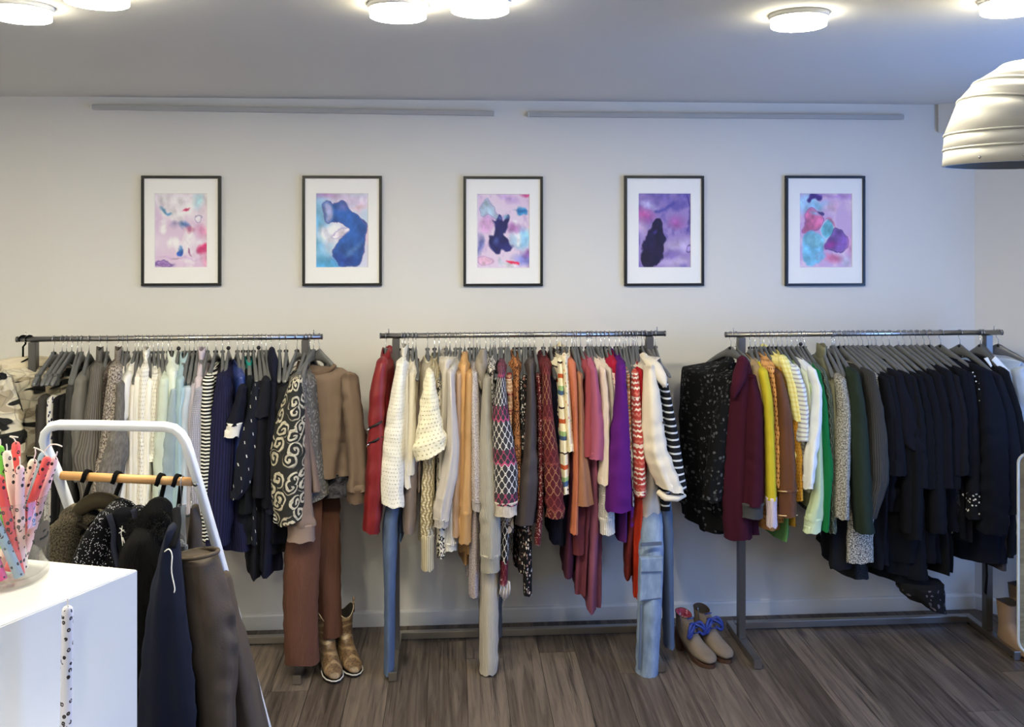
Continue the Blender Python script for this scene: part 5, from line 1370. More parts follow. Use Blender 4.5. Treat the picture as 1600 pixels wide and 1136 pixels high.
garment(1222, [(1246, 640, 10), (1250, 700, 16), (1246, 780, 18), (1240, 840, 22)], cloth((92, 140, 78), 'plain'), 'dress', 'leaf green dress with a pointed hem', name='green_dress', mark='grey', neckz=1.36, sleeve=False, hem=(1228, 846, 26))
garment(1230, [(1257, 582, 12), (1264, 640, 13), (1266, 700, 13)], cloth((222, 228, 206), 'plain'), 'blouse', 'white blouse with pale green yoke', mark='grey', hem=(1262, 768, 16), cmat=cloth((176, 204, 128), 'plain'))
garment(1237, [(1268, 578, 12), (1276, 610, 13), (1274, 660, 16), (1267, 710, 18), (1263, 752, 15)], cloth((228, 230, 226), 'satin', (206, 208, 208), rough=0.6), 'shirt', 'shiny white shirt with gathered cuff', mark='grey', dz=0.05, wr=0.11, hem=(1268, 770, 18), cuff=(10, cloth((220, 222, 218), 'plain')))
garment(1246, [(1270, 600, 12), (1277, 680, 14), (1278, 760, 18), (1271, 812, 28)], cloth((190, 206, 166), 'plain'), 'cardigan', 'light sage cotton cardigan with a folded cuff', mark='grey', dz=0.03, cuff=(18, cloth((196, 210, 172), 'plain')), hem=(1280, 800, 20))
garment(1251, [(1275, 580, 12), (1284, 630, 13), (1288, 690, 14), (1293, 730, 14), (1290, 780, 12), (1288, 828, 10)], cloth((28, 142, 76), 'knit', (18, 112, 58), p=0.006), 'sweater', 'bright green sweater with long sleeve', mark='dot', dz=0.03, hem=(1288, 800, 14))
garment(1257, [(1284, 580, 10), (1294, 630, 12), (1297, 700, 12), (1298, 780, 12), (1299, 830, 11)], cloth((116, 124, 108), 'cable', (78, 86, 74), p=0.02), 'cardigan', 'grey green cable cardigan', mark='black', hem=(1298, 820, 14))
garment(1283, [(1300, 600, 12), (1302, 680, 14), (1302, 760, 14)], cloth((128, 126, 102), 'plain'), 'sweater', 'olive grey roll neck sweater', collar='turtle', mark='black', hem=(1300, 820, 20), neckz=1.375)
garment(1289, [(1312, 592, 18), (1318, 640, 22), (1317, 700, 24), (1315, 760, 24), (1314, 808, 24)], cloth((176, 172, 158), 'tweed', (98, 92, 84), p=0.006), 'jacket', 'grey beige bouclé jacket with plain yoke', name='boucle_jacket', mark='grey', dz=0.035, hd=0.045, cmat=cloth((112, 110, 104), 'plain'), hem=(1316, 800, 24))
garment(1300, [(1318, 640, 12), (1314, 740, 22), (1314, 886, 36)], cloth((22, 23, 28), 'plain'), 'skirt', 'black skirt showing below the bouclé jacket', name='black_skirt', mark='grey', sleeve=False, neckz=1.36, shw=0.13, hem=(1318, 886, 36))
garment(1304, [(1330, 640, 12), (1342, 800, 40), (1340, 905, 52)], cloth((46, 46, 48), 'tweed', (30, 30, 32), p=0.005), 'skirt', 'charcoal tweed skirt with the lower hem', name='tweed_skirt', mark='grey', sleeve=False, neckz=1.36, shw=0.12, hem=(1344, 905, 46))
garment(1302, [(1332, 582, 18), (1338, 630, 26), (1342, 700, 30), (1346, 770, 30), (1350, 830, 28)], cloth((36, 46, 36), 'plain'), 'shirt', 'bottle green shirt with long sleeve', mark='grey', dz=0.05, hd=0.05, hem=(1345, 800, 30), fold=0.12)
garment(1312, [(1356, 582, 16), (1365, 640, 22), (1370, 690, 28), (1372, 740, 30), (1364, 780, 24), (1356, 806, 18)], cloth((74, 72, 68), 'rib', (52, 50, 47), p=0.009), 'sweater', 'dark grey ribbed sweater with balloon sleeve', mark='black', dz=0.04, hd=0.05, hem=(1362, 790, 26), cmat=cloth((188, 182, 170), 'stripe', (90, 86, 80), p=0.012, q=0.5))
K_TW = cloth((188, 184, 172), 'tweed', (72, 70, 68), p=0.005)
garment(1320, [(1366, 586, 14), (1376, 620, 16), (1382, 660, 18), (1385, 694, 19)], K_TW, 'dress', 'black and cream tweed dress with short sleeve', name='tweed_dress', mark='black', dz=0.025, shw=0.15, hem=(1352, 872, 18), bw=18)
tube('front_panel', pxpts([(1318, 700, 14, .02, 4.06), (1315, 790, 32), (1313, 840, 34), (1313, 888, 35)], 4.02, 0.02), cloth((22, 23, 28), 'plain'), bpy.data.objects['black_skirt'], n=26, m=24, seed=22, fold=0.1)
_t = [o for o in COL.objects if o.get('label', '').startswith('black and cream tweed')][0]
tube('front_panel', pxpts([(1352, 700, 20, .02, 4.06), (1346, 780, 40), (1344, 830, 44), (1344, 878, 45)], 3.985, 0.025), K_TW, _t, n=26, m=24, seed=12, fold=0.1)
BL = [
 (1326, [(1378, 590, 14), (1388, 660, 18), (1392, 740, 20)], (1378, 890, 26), (16, 16, 19), 'charcoal black wool jumper next to the tweed dress', 'jumper'),
 (1333, [(1386, 588, 14), (1396, 660, 20), (1400, 740, 20)], (1388, 884, 24), (11, 12, 19), 'ink blue plain dress among the blacks', 'dress'),
 (1341, [(1398, 584, 18), (1412, 640, 30), (1424, 690, 34), (1430, 700, 30)], (1400, 800, 40), (13, 13, 21), 'navy tee whose short sleeve juts out', 'T-shirt'),
 (1348, [(1405, 588, 14), (1416, 660, 22), (1420, 760, 24), (1420, 830, 24)], (1420, 880, 50), (10, 11, 16), 'black long sleeved jersey after the navy tee', 'jersey'),
 (1362, [(1414, 586, 16), (1424, 660, 24), (1428, 760, 26), (1426, 840, 26)], (1432, 900, 60), (8, 9, 14), 'black velvet dress above the lace hem', 'dress'),
 (1369, [(1422, 590, 14), (1432, 660, 22), (1436, 760, 24)], (1440, 906, 60), (12, 13, 18), 'blue-black tunic with long shoulders', 'tunic'),
 (1380, [(1432, 588, 16), (1442, 660, 24), (1446, 760, 26)], (1452, 880, 50), (9, 9, 13), 'jet black cotton blouse by the bare hanger tip', 'blouse'),
 (1390, [(1446, 588, 18), (1458, 660, 26), (1462, 760, 28), (1464, 830, 26)], (1462, 870, 44), (11, 12, 18), 'black cardigan with its shoulder tag', 'cardigan'),
 (1404, [(1460, 584, 16), (1472, 660, 24), (1476, 760, 26)], (1474, 880, 40), (12, 12, 19), 'navy black sweater in the thick of the blacks', 'sweater'),
 (1413, [(1468, 586, 16), (1482, 660, 24), (1486, 760, 24)], (1484, 898, 30), (9, 10, 13), 'matt black dress with straight hem', 'dress'),
 (1424, [(1476, 580, 16), (1490, 660, 24), (1494, 740, 26)], (1488, 830, 36), (13, 13, 21), 'dark indigo jumper before the patterned sleeve', 'jumper'),
 (1433, [(1488, 588, 16), (1498, 660, 22), (1500, 740, 22)], (1500, 820, 30), (18, 17, 21), 'black sheer blouse with faint pattern', 'blouse'),
 (1444, [(1500, 580, 18), (1512, 660, 26), (1516, 740, 28)], (1512, 840, 36), (10, 11, 17), 'black studded blouse with pearl dots', 'blouse'),
]
for i, (hx, path, hem, c, lab, cat) in enumerate(BL):
    pat = 'sequin' if 'studded' in lab else ('sheer' if 'sheer' in lab else 'plain')
    kw = dict(c2=(225, 222, 216), p=0.018, q=0.86) if pat == 'sequin' else (dict(c2=(70, 66, 68)) if pat == 'sheer' else {})
    garment(hx, path, cloth(c, 'plain'), cat, lab, name='black_' + cat.lower().replace('-', '_') if cat != 'T-shirt' else 'navy_tee', hem=hem, dz=0.02 + 0.006 * (i % 3), bw=26, bmat=cloth(c, pat, **kw), hd=0.045)
# lace hem dress, sparkle blouse, end pieces
g = garment(1357, [(1420, 640, 14), (1428, 760, 40), (1436, 940, 74)], cloth((13, 13, 16), 'plain'), 'dress', 'long black dress with ragged lace hem dropping lowest', name='lace_hem_dress', mark='black', sleeve=False, neckz=1.36, hem=(1434, 922, 70), skew=-0.4, shw=0.17)
tube('lace_hem', pxpts([(1436, 908, 68), (1438, 926, 66), (1442, 940, 56)], 4.06, 0.12), cloth((16, 16, 18), 'floral', (96, 84, 92), (70, 70, 76), p=0.02, q=0.5), g, n=30, m=8, seed=2, fold=0.2, round_top=False, folds=4, skew=-0.4)
g = garment(1453, [(1512, 584, 16), (1518, 650, 20), (1522, 720, 24), (1522, 768, 24)], cloth((14, 15, 24), 'plain'), 'cardigan', 'black cardigan with a row of pearl buttons', name='pearl_cardigan', mark='black', dz=0.03, hem=(1512, 846, 34), cuff=(40, cloth((14, 15, 22), 'sequin', (226, 224, 216), p=0.013, q=0.5)))
for q in ((1520, 582), (1523, 588), (1525, 596), (1530, 599), (1530, 608), (1531, 617), (1531, 626)):
    a = on_y(q[0], q[1], 3.935)
    bm = bmesh.new(); bmesh.ops.create_uvsphere(bm, u_segments=8, v_segments=6, radius=0.0035); bmesh.ops.translate(bm, verts=bm.verts, vec=a)
    bm_obj('pearl', bm, MT['white_plastic'], g, True)
garment(1470, [(1532, 578, 20), (1546, 640, 40), (1552, 700, 50), (1552, 780, 50), (1550, 830, 46)], cloth((12, 15, 26), 'plain'), 'coat', 'long navy coat with wide sleeve at the rail end', name='navy_coat', mark='black', dz=0.05, hd=0.06, hem=(1546, 880, 40), bw=40)
garment(1500, [(1552, 586, 18), (1568, 650, 34), (1576, 720, 40), (1578, 800, 38)], cloth((16, 18, 28), 'plain'), 'blazer', 'black blazer with white swing tag at the neck', mark='black', dz=0.03, hd=0.05, hem=(1566, 880, 36), bw=34)
garment(1532, [(1566, 580, 18), (1582, 650, 30), (1592, 720, 36), (1596, 800, 36)], cloth((14, 16, 22), 'plain'), 'jacket', 'black jacket beside the pale blue top', name='black_jacket', mark='black', hem=(1576, 870, 40), bw=30, hd=0.05)
garment(1536, [(1572, 640, 20), (1572, 780, 26), (1572, 892, 28)], cloth((62, 58, 64), 'plain'), 'trousers', 'dark grey trousers below the black blazer', name='grey_trousers', mark='black', sleeve=False, neckz=1.36, hem=(1572, 892, 28))
garment(1560, [(1592, 580, 24), (1604, 630, 34), (1610, 700, 40), (1612, 780, 40)], cloth((196, 208, 222), 'plain'), 'blouse', 'pale blue blouse at the very end of the rail', phi=42, mark='black', hem=(1604, 800, 40), bw=30, hd=0.05)
g = [o for o in COL.objects if o.get('label', '').startswith('black blazer')][0]
patch('swing_tag', [(1549, 563), (1555, 556), (1578, 580), (1572, 588)], 4.02, 0.001, MT['paper_tag'], g)
g = [o for o in COL.objects if o.get('label', '').startswith('long navy coat')][0]
patch('swing_tag', [(1537, 560), (1543, 558), (1550, 572), (1548, 574)], 4.0, 0.001, MT['paper_tag'], g)
pipe('belt', [on_y(1541, 870, 4.02), on_y(1542, 900, 4.02), on_y(1540, 926, 4.02), on_y(1541, 928, 4.02)], [0.005, 0.005, 0.006, 0.004], MT['velvet_black'], g, 8)

# ================================================================== white plinth, jar of candles
PZ = 1.35
Cc, Aa, Bb = on_z(215.5, 890, PZ), on_z(0, 979, PZ), on_z(70, 876, PZ)
A2 = Cc + (Aa - Cc) * 1.7; B2 = Cc + (Bb - Cc) * 2.6
D2 = A2 + (B2 - Cc)
MT['lacquer'] = simple('white_lacquer', (236, 236, 234), 0.3)
t = empty('display_plinth', ((A2.x + B2.x) / 2, (A2.y + B2.y) / 2, 0), 'tall white display plinth holding the glass of patterned candles', 'plinth')
def prism(name, poly, z0, z1, mat, parent, bev=0.002):
    bm = bmesh.new()
    lo = [bm.verts.new((p[0], p[1], z0)) for p in poly]; hi = [bm.verts.new((p[0], p[1], z1)) for p in poly]
    bm.faces.new(lo[::-1]); bm.faces.new(hi)
    k = len(poly)
    for i in range(k):
        bm.faces.new((lo[i], lo[(i + 1) % k], hi[(i + 1) % k], hi[i]))
    if bev: bmesh.ops.bevel(bm, geom=list(bm.edges), offset=bev, segments=2, affect='EDGES')
    return bm_obj(name, bm, mat, parent)
prism('column', [(p.x, p.y) for p in (Cc, B2, D2, A2)], 0, PZ, MT['lacquer'], t)
fd = (Aa - Cc).normalized(); fn = Vector((-fd.y, fd.x, 0))
if fn.dot(CAM - Cc) < 0: fn = -fn
s1 = Cc + fd * ((Aa - Cc).length * 0.38) + fn * 0.003
prism('lower_step', [(p.x, p.y) for p in (s1, s1 + fd * 0.42, s1 + fd * 0.42 + fn * 0.26, s1 + fn * 0.26)], 0, 1.095, MT['lacquer'], t)

def candle_mat(rgb):
    b = NB('candle_wax')
    u, v, uv, ob = b.uv()
    d = b.vor(b.vec(uv, 1, 0.92), 1 / 0.0098, rand=0.6)[0]
    n = b.noise(uv, 160, 1)[0]
    ring = b.m('MULTIPLY', b.m('GREATER_THAN', d, 0.13), b.m('LESS_THAN', d, 0.34))
    ring = b.m('MULTIPLY', ring, b.m('GREATER_THAN', n, 0.39))
    inner = b.m('LESS_THAN', d, 0.14)
    c = b.mix(b.m('MULTIPLY', inner, 0.45), lin(rgb), lin((120, 80, 70)))
    c = b.mix(ring, c, lin((34, 22, 26)))
    b.color(c)
    b.bsdf.inputs['Roughness'].default_value = 0.45
    b.bsdf.inputs['Subsurface Weight'].default_value = 0.15
    b.bsdf.inputs['Subsurface Radius'].default_value = (0.004, 0.003, 0.003)
    return b.mat
WAX = {k: candle_mat(v) for k, v in dict(coral=(238, 92, 92), cream=(240, 230, 214), pink=(244, 204, 208), blue=(158, 184, 204), green=(120, 214, 70), hot=(238, 64, 146), white=(214, 214, 226)).items()}
MT['wick'] = simple('waxed_wick', (236, 226, 222), 0.7)
def candle(bot, top, wax, lab, r=0.0083, wick=((0, 0.012),), group='spotted taper candles in the glass'):
    bot, top = Vector(bot), Vector(top)
    g = empty('taper_candle', bot, lab, 'candle', group)
    ax = (top - bot).normalized()
    x, y = frame_axes(ax)
    L = (top - bot).length
    n = 20
    rings = []
    for s, k in ((0, .96), (0.002, 1), (L * .25, 1), (L * .5, .985), (L * .75, .96), (L - .010, .93), (L - .005, .84), (L - .002, .62), (L, .25)):
        rings.append([bot + ax * s + (x * math.cos(2 * math.pi * j / n) + y * math.sin(2 * math.pi * j / n)) * r * k for j in range(n)])
    loft('wax', rings, WAX[wax], g)
    P = [top - ax * 0.002]
    for dx, dz in wick:
        P.append(top + RGT * dx + Vector((0, 0, dz)))
    if len(P) == 2: P.insert(1, (P[0] + P[1]) / 2 + RGT * 0.001)
    pipe('wick', curve_pts(P, 10), 0.0013, MT['wick'], g, 6)
    return g

# the glass
JC = on_z(9, 904, PZ); JD = (JC - CAM).dot(FWD)
JR = 61 * JD / F
jz = PZ + 0.001
JH = 0.150
glass = NB('clear_glass')
_tr = glass.n('ShaderNodeBsdfTransparent'); _tr.inputs[0].default_value = (0.985, 0.99, 0.988, 1)
_gl = glass.n('ShaderNodeBsdfGlossy'); _gl.inputs['Roughness'].default_value = 0.02
_lf = glass.n('ShaderNodeLayerWeight'); _lf.inputs['Blend'].default_value = 0.5
_mx = glass.n('ShaderNodeMixShader')
glass.put(_mx.inputs[0], glass.m('MULTIPLY_ADD', glass.m('POWER', _lf.outputs['Facing'], 3.0), 0.55, 0.05)); glass.t.links.new(_tr.outputs[0], _mx.inputs[1]); glass.t.links.new(_gl.outputs[0], _mx.inputs[2])
glass.t.links.new(_mx.outputs[0], glass.t.nodes['Material Output'].inputs['Surface'])
t = empty('candle_glass', (JC.x, JC.y, PZ), 'clear cylindrical glass jar filled with spotted candles on the plinth', 'glass jar')
n = 64
rings = []
for r, z in ((0.2, 0.0), (JR - .006, 0.0), (JR, .006), (JR, JH - .002), (JR - .001, JH), (JR - .0022, JH - .002), (JR - .0024, .016), (JR - .008, .011), (0.2, .011)):
    r = min(r, JR - 0.02) if r == 0.2 else r
    rings.append([Vector((JC.x + r * math.cos(2 * math.pi * k / n), JC.y + r * math.sin(2 * math.pi * k / n), jz + z)) for k in range(n)])
loft('vessel', rings, glass.mat, t)
ring = [Vector((JC.x + (JR + .0008) * math.cos(2 * math.pi * k / 64), JC.y + (JR + .0008) * math.sin(2 * math.pi * k / 64), jz + JH - 0.016)) for k in range(65)]
# brown oval paper label on the right flank of the glass, with its line of handwriting
th0 = math.atan2((CAM - JC).y, (CAM - JC).x) + 1.02
kr = simple('kraft_label', (86, 77, 66), 0.85)
V, Fc = [], []
cz, rv, rh = jz + 0.082, 0.024, 0.36
for i in range(33):
    pass
V.append(Vector((JC.x + (JR + .0006) * math.cos(th0), JC.y + (JR + .0006) * math.sin(th0), cz)))
for rr in (0.5, 1.0):
    for i in range(28):
        a = 2 * math.pi * i / 28
        q = th0 + rh * rr * math.cos(a)
        V.append(Vector((JC.x + (JR + .0006) * math.cos(q), JC.y + (JR + .0006) * math.sin(q), cz + rv * rr * math.sin(a))))
for i in range(28):
    j = (i + 1) % 28
    Fc.append((0, 1 + i, 1 + j)); Fc.append((1 + i, 29 + i, 29 + j, 1 + j))
mesh_obj('label', V, Fc, kr, t)
for row, amp, dz in ((0, .0022, -.006), (1, .0012, .006)):
    P = []
    for i in range(28):
        q = th0 + rh * (0.5 if row == 0 else 0.15) * (1 - 2 * i / 27)
        P.append(Vector((JC.x + (JR + .0014) * math.cos(q), JC.y + (JR + .0014) * math.sin(q), cz + dz + amp * math.sin(i * 1.9) + (0.004 if i in (1, 2) and row == 0 else 0))))
    pipe('handwriting', P, 0.0007, MT['black_plastic'], t, 5)

zb = PZ + 0.013
def jar_candle(bx, by, tx, ty, dt, wax, lab, **kw):
    """(bx, by) bottom inside the jar, in jar radii about its axis (x right, y away); top = pixel at distance dt from the jar axis plane"""
    B = Vector((JC.x, JC.y, zb + 0.004)) + RGT * (bx * JR * 0.8) + FWD * (by * JR * 0.8)
    return candle(B, at(tx, ty, JD + dt), wax, lab, **kw)
jar_candle(.70, -.45, -2, 742, -.030, 'coral', 'coral candle leaning away at the edge of the picture, behind the pale blue one')
jar_candle(.10, .45, 25, 690, .040, 'coral', 'tallest coral candle standing almost upright', wick=((-.004, .006), (-.012, .010), (0.004, .008)))
jar_candle(.55, .05, 10, 704, .000, 'cream', 'cream candle just below the tallest coral one')
jar_candle(.62, -.28, 31, 727, -.022, 'pink', 'pale pink candle in front, upright with a short wick', wick=((-.001, .016),))
jar_candle(-.25, .10, 53, 717, .010, 'cream', 'cream candle leaning towards the trolley, with a curved wick', wick=((.003, .010), (.002, .018)))
jar_candle(-.15, .55, 69, 706, .045, 'blue', 'pale blue candle with the long curling wick', wick=((.010, .012), (.022, .014), (.034, .010)))
jar_candle(.12, -.05, 75, 713, .005, 'coral', 'coral candle tilting over the rim of the glass', wick=((-.012, .010), (-.026, .016)))
jar_candle(.25, .42, 86, 714, .035, 'pink', 'pale pink candle outermost over the rim', wick=((.004, .010),))
jar_candle(.78, -.62, -26, 770, -.045, 'blue', 'pale blue candle lying slanted across the front of the glass')
jar_candle(.38, -.85, -36, 800, -.052, 'hot', 'hot pink candle low across the front of the glass')
jar_candle(-.12, -.80, -46, 830, -.060, 'hot', 'second hot pink candle, cut by the picture edge')
jar_candle(-.35, .35, 0, 696, .030, 'green', 'neon green candle at the picture edge')
cb = at(107, 1187, 1.475)
cb.z = 1.096
tp = at(105.5, 946, 1.475)
candle(Vector((tp.x - 0.003, tp.y, 1.096)), tp, 'white', 'single lilac white spotted candle standing before the plinth front', r=0.0094, wick=((0, .011),), group='single candle')

# ================================================================== white trolley with wooden bar
def leg_d(y): return 2.30 + 0.45 * max(0, (y - 690)) / 680.0
wood = NB('pine_dowel')
_tc = wood.n('ShaderNodeTexCoord')
wood.color(wood.mix(wood.noise(wood.vec(_tc.outputs['Object'], 2, 40, 40), 2, 3)[0], lin((206, 160, 104)), lin((178, 130, 78))))
wood.bsdf.inputs['Roughness'].default_value = 0.5
t = empty('garment_trolley', (at(300, 1368, 2.75).x, at(300, 1368, 2.75).y, 0), 'white tubular garment stand with a pale wooden bar of dark clothes', 'garment stand')
fl, fr = at(306, 1368, 2.75), at(480, 1368, 2.75)
fl.z = fr.z = 0.012
P = [fl]
for x, y in ((205, 1090), (112, 802), (88, 735), (72, 700)):
    P.append(at(x, y, leg_d(y)))
for x, y in ((69, 688), (71, 676), (79, 667), (92, 664)):
    P.append(at(x, y, 2.30))
for x, y in ((150, 664.5), (215, 666), (258, 667)):
    P.append(at(x, y, 2.30))
for x, y in ((272, 670), (282, 678), (290, 691), (296, 708)):
    P.append(at(x, y, 2.30))
for x, y in ((309, 752), (340, 858), (368, 960), (412, 1120)):
    P.append(at(x, y, leg_d(y)))
P.append(fr)
nrm = (P[3] - P[1]).cross(P[10] - P[8]).normalized()
def flatbar(name, pts, nrm, w, th, mat, parent):
    V, Fc = [], []
    m = len(pts)
    for i, p in enumerate(pts):
        tt = (pts[min(i + 1, m - 1)] - pts[max(i - 1, 0)]).normalized()
        side = tt.cross(nrm).normalized(); no = side.cross(tt).normalized()
        for k in range(12):
            a = 2 * math.pi * k / 12
            V.append(p + side * (w * math.copysign(abs(math.cos(a)) ** .5, math.cos(a))) + no * (th * math.copysign(abs(math.sin(a)) ** .5, math.sin(a))))
    for i in range(m - 1):
        for j in range(12):
            Fc.append((i * 12 + j, i * 12 + (j + 1) % 12, (i + 1) * 12 + (j + 1) % 12, (i + 1) * 12 + j))
    Fc += [tuple(range(11, -1, -1)), tuple((m - 1) * 12 + j for j in range(12))]
    return mesh_obj(name, V, Fc, mat, parent)
flatbar('hoop', P, nrm, 0.0105, 0.013, MT['white_metal'], t)
da, db = at(88, 742.5, 2.335), at(301, 753, 2.335)
pipe('wooden_bar', [da, db], 0.0112, wood.mat, t, 20)
for q in ((308, 754, 2.325), (84, 744, 2.325)):
    p = at(*q)
    pipe('bolt', [p + Vector((0, -.012, 0)), p + Vector((0, -.017, 0))], 0.006, MT['wire'], t, 12)
for f in (fl, fr):
    pipe('foot_pad', [Vector((f.x, f.y, 0)), Vector((f.x, f.y, 0.02))], 0.016, MT['rubber'], t, 14)
box('bottom_shelf_bar', (fl.x, (fl.y + fr.y) / 2 - .01, 0.06), (fr.x, (fl.y + fr.y) / 2 + .01, 0.085), MT['white_metal'], t, .002)

def tro(name, cat, lab):
    return empty(name, (at(200, 760, 2.35).x, at(200, 760, 2.35).y, 0.9), lab, cat, 'dark clothes on the wooden bar')
def dbar(x):
    f = (x - 88) / (301 - 88)
    return da.lerp(db, f)
def vhanger(x, nx, ny, lab, span=0.15):
    p = dbar(x)
    g = empty('clothes_hanger', p, lab, 'hanger', 'black velvet hangers on the wooden bar')
    r = 0.0155
    up = [p + RGT * -0.004 + Vector((0, 0, 0)) + FWD * (-r) + Vector((0, 0, -0.010))]
    for a in range(0, 190, 20):
        an = math.radians(a)
        up.append(p + RGT * (0.006 * a / 180) + FWD * (-r * math.cos(an)) + Vector((0, 0, r * math.sin(an))))
    e = at(nx, ny, 2.345)
    up += [up[-1] + Vector((0, 0, -0.012)), up[-1].lerp(e, 0.4) + FWD * 0.004, e]
    V, Fc = pipe_geo(up, 0, rect=(0.0055, 0.0028))
    mesh_obj('hook', V, Fc, MT['velvet_black'], g)
    V, Fc = pipe_geo([e + RGT * -span + Vector((0, 0, -0.06)), e + RGT * (-span * .5) + Vector((0, 0, -0.022)), e, e + RGT * (span * .5) + Vector((0, 0, -0.022)), e + RGT * span + Vector((0, 0, -0.06))], 0, rect=(0.008, 0.003))
    mesh_obj('shoulder_bar', V, Fc, MT['velvet_black'], g)
vhanger(135, 128, 792, 'black velvet hanger holding the olive fleece jacket', 0.10)
vhanger(182, 172, 800, 'black velvet hanger holding the sparkling black jacket', 0.08)
vhanger(250, 247, 800, 'black velvet hanger holding the black fur coat', 0.05)
vhanger(276, 274, 830, 'black velvet hanger holding the long navy dress', 0.03)
AXR, AXF = RGT, FWD
K_FLE = cloth((104, 96, 80), 'tweed', (56, 50, 40), p=0.004, rough=1.0)
g = tro('fleece_jacket', 'jacket', 'olive brown fleece jacket nearest the candles')
tube('body', dpts([(150, 800, 60), (138, 840, 120), (132, 900, 126), (130, 1060, 130), (130, 1250, 130)], 2.40, 0.06), K_FLE, g, AXR, AXF, n=30, m=30, seed=4, fold=0.12)
tube('sleeve', dpts([(116, 806, 44), (104, 830, 60), (98, 862, 62), (96, 930, 56), (100, 1040, 50)], 2.36, 0.05), K_FLE, g, AXR, AXF, n=28, m=24, seed=6, fold=0.08, sq=0.9)
pipe('collar', curve_pts([at(112, 812, 2.36), at(128, 794, 2.345), at(152, 782, 2.34), at(182, 788, 2.345), at(200, 806, 2.36)], 16), [0.012 + 0.010 * math.sin(math.pi * i / 16) for i in range(17)], cloth((70, 62, 46), 'fur', (42, 36, 26)), g, 14)
pipe('collar_piping', curve_pts([at(116, 818, 2.325), at(134, 824, 2.315), at(146, 850, 2.31), at(150, 890, 2.31)], 12), 0.004, cloth((40, 34, 28), 'plain'), g, 6)
K_SEQ = cloth((12, 12, 15), 'sequin', (214, 214, 220), p=0.0042, q=0.62)
K_NVY = cloth((22, 24, 42), 'plain')
g = tro('sparkle_jacket', 'jacket', 'black jacket sparkling with tiny white sequins, navy trim along the opening')
tube('body', dpts([(186, 800, 50), (182, 832, 96), (180, 880, 108), (182, 1000, 110), (184, 1200, 110)], 2.33, 0.05), K_SEQ, g, AXR, AXF, n=30, m=28, seed=9, fold=0.12)
tube('sleeve', dpts([(166, 806, 26), (154, 836, 46), (142, 872, 52), (136, 940, 50)], 2.29, 0.045), K_SEQ, g, AXR, AXF, n=24, m=20, seed=2, fold=0.1)
tube('sleeve', dpts([(214, 800, 24), (226, 816, 30), (232, 850, 34), (236, 920, 34)], 2.31, 0.04), K_SEQ, g, AXR, AXF, n=20, m=18, seed=3, fold=0.1)
tube('lining', dpts([(194, 802, 38), (196, 840, 44), (198, 900, 46), (198, 1000, 44)], 2.285, 0.02), cloth((9, 10, 18), 'plain'), g, AXR, AXF, n=20, m=16, seed=3, fold=0.1)
for pts in ([(170, 804), (178, 830), (178, 856), (186, 890), (190, 940)], [(208, 796), (214, 816), (214, 850), (212, 900)]):
    pipe('trim', curve_pts([at(x, y, 2.262) for x, y in pts], 12), 0.0075, cloth((44, 46, 62), 'plain'), g, 8)
for a, b in (((187, 825), (196, 832)), ((191, 822), (189, 836)), ((186, 833), (194, 828)), ((190, 836), (193, 862)), ((192, 840), (198, 858))):
    pipe('label_thread', [at(*a, 2.255), at(*b, 2.255)], 0.0012, MT['paper_tag'], g, 5)
K_FUR = cloth((12, 11, 11), 'fur', (3, 3, 3), rough=1.0)
g = tro('fur_coat', 'coat', 'black long haired fur coat with a hood')
tube('hood', dpts([(246, 794, 40), (238, 816, 60), (226, 846, 66), (220, 880, 60)], 2.29, 0.05), K_FUR, g, AXR, AXF, n=28, m=18, seed=9, fold=0.22, sq=0.95)
tube('body', dpts([(230, 838, 50), (226, 860, 76), (228, 940, 78), (232, 1080, 80), (236, 1240, 84)], 2.26, 0.06), K_FUR, g, AXR, AXF, n=30, m=30, seed=14, fold=0.15)
def fur_tufts(parent, c, sx, sz, count, seed, d):
    rs = random.Random(seed)
    V, Fc = [], []
    for i in range(count):
        a = rs.uniform(0, 6.28); q = math.sqrt(rs.random())
        p = at(c[0] + sx * q * math.cos(a), c[1] + sz * q * math.sin(a), d + 0.03 * q)
        v = Vector((rs.uniform(-.6, .6) + 0.5 * math.cos(a) * q, -0.5, rs.uniform(-1, .6) - 0.5 * math.sin(a) * q)).normalized() * rs.uniform(.012, .024)
        w = Vector((rs.uniform(-1, 1), 0, rs.uniform(-1, 1))).normalized() * 0.0012
        k = len(V)
        V += [p - w, p + w, p + v]
        Fc.append((k, k + 1, k + 2))
    o = mesh_obj('fur_tuft', V, Fc, simple('black_hair', (10, 9, 9), 0.8), parent, smooth=False)
    o['kind'] = 'stuff'
    return o
fur_tufts(g, (238, 836), 40, 44, 1500, 3, 2.235)
g = tro('navy_dress', 'dress', 'long dark navy dress with a white tag string')
tube('body', dpts([(272, 822, 14), (268, 846, 22), (264, 900, 42), (262, 980, 66), (262, 1060, 84), (262, 1136, 94), (262, 1300, 108)], 2.17, 0.04), cloth((24, 28, 44), 'plain'), g, AXR, AXF, n=34, m=40, seed=21, fold=0.14)
pipe('shoulder_strap', curve_pts([at(275, 795, 2.2), at(277, 815, 2.18), at(274, 836, 2.155), at(268, 856, 2.14)], 10), 0.010, cloth((14, 14, 18), 'plain'), g, 8)
pipe('tag_string', curve_pts([at(257, 862, 2.125), at(264, 858, 2.12), at(269, 868, 2.12), at(268, 892, 2.12), at(273, 918, 2.12), at(272, 926, 2.12)], 16), 0.0014, MT['paper_tag'], g, 6)
patch_pts = [at(258, 836, 2.2), at(266, 832, 2.2), at(267, 840, 2.2), at(259, 844, 2.2)]
mesh_obj('red_label', [p for p in patch_pts] + [p + FWD * 0.003 for p in patch_pts], [(0, 1, 2, 3), (7, 6, 5, 4), (0, 4, 5, 1), (1, 5, 6, 2), (2, 6, 7, 3), (3, 7, 4, 0)], simple('red_label', (190, 36, 56), 0.7), g, smooth=False)
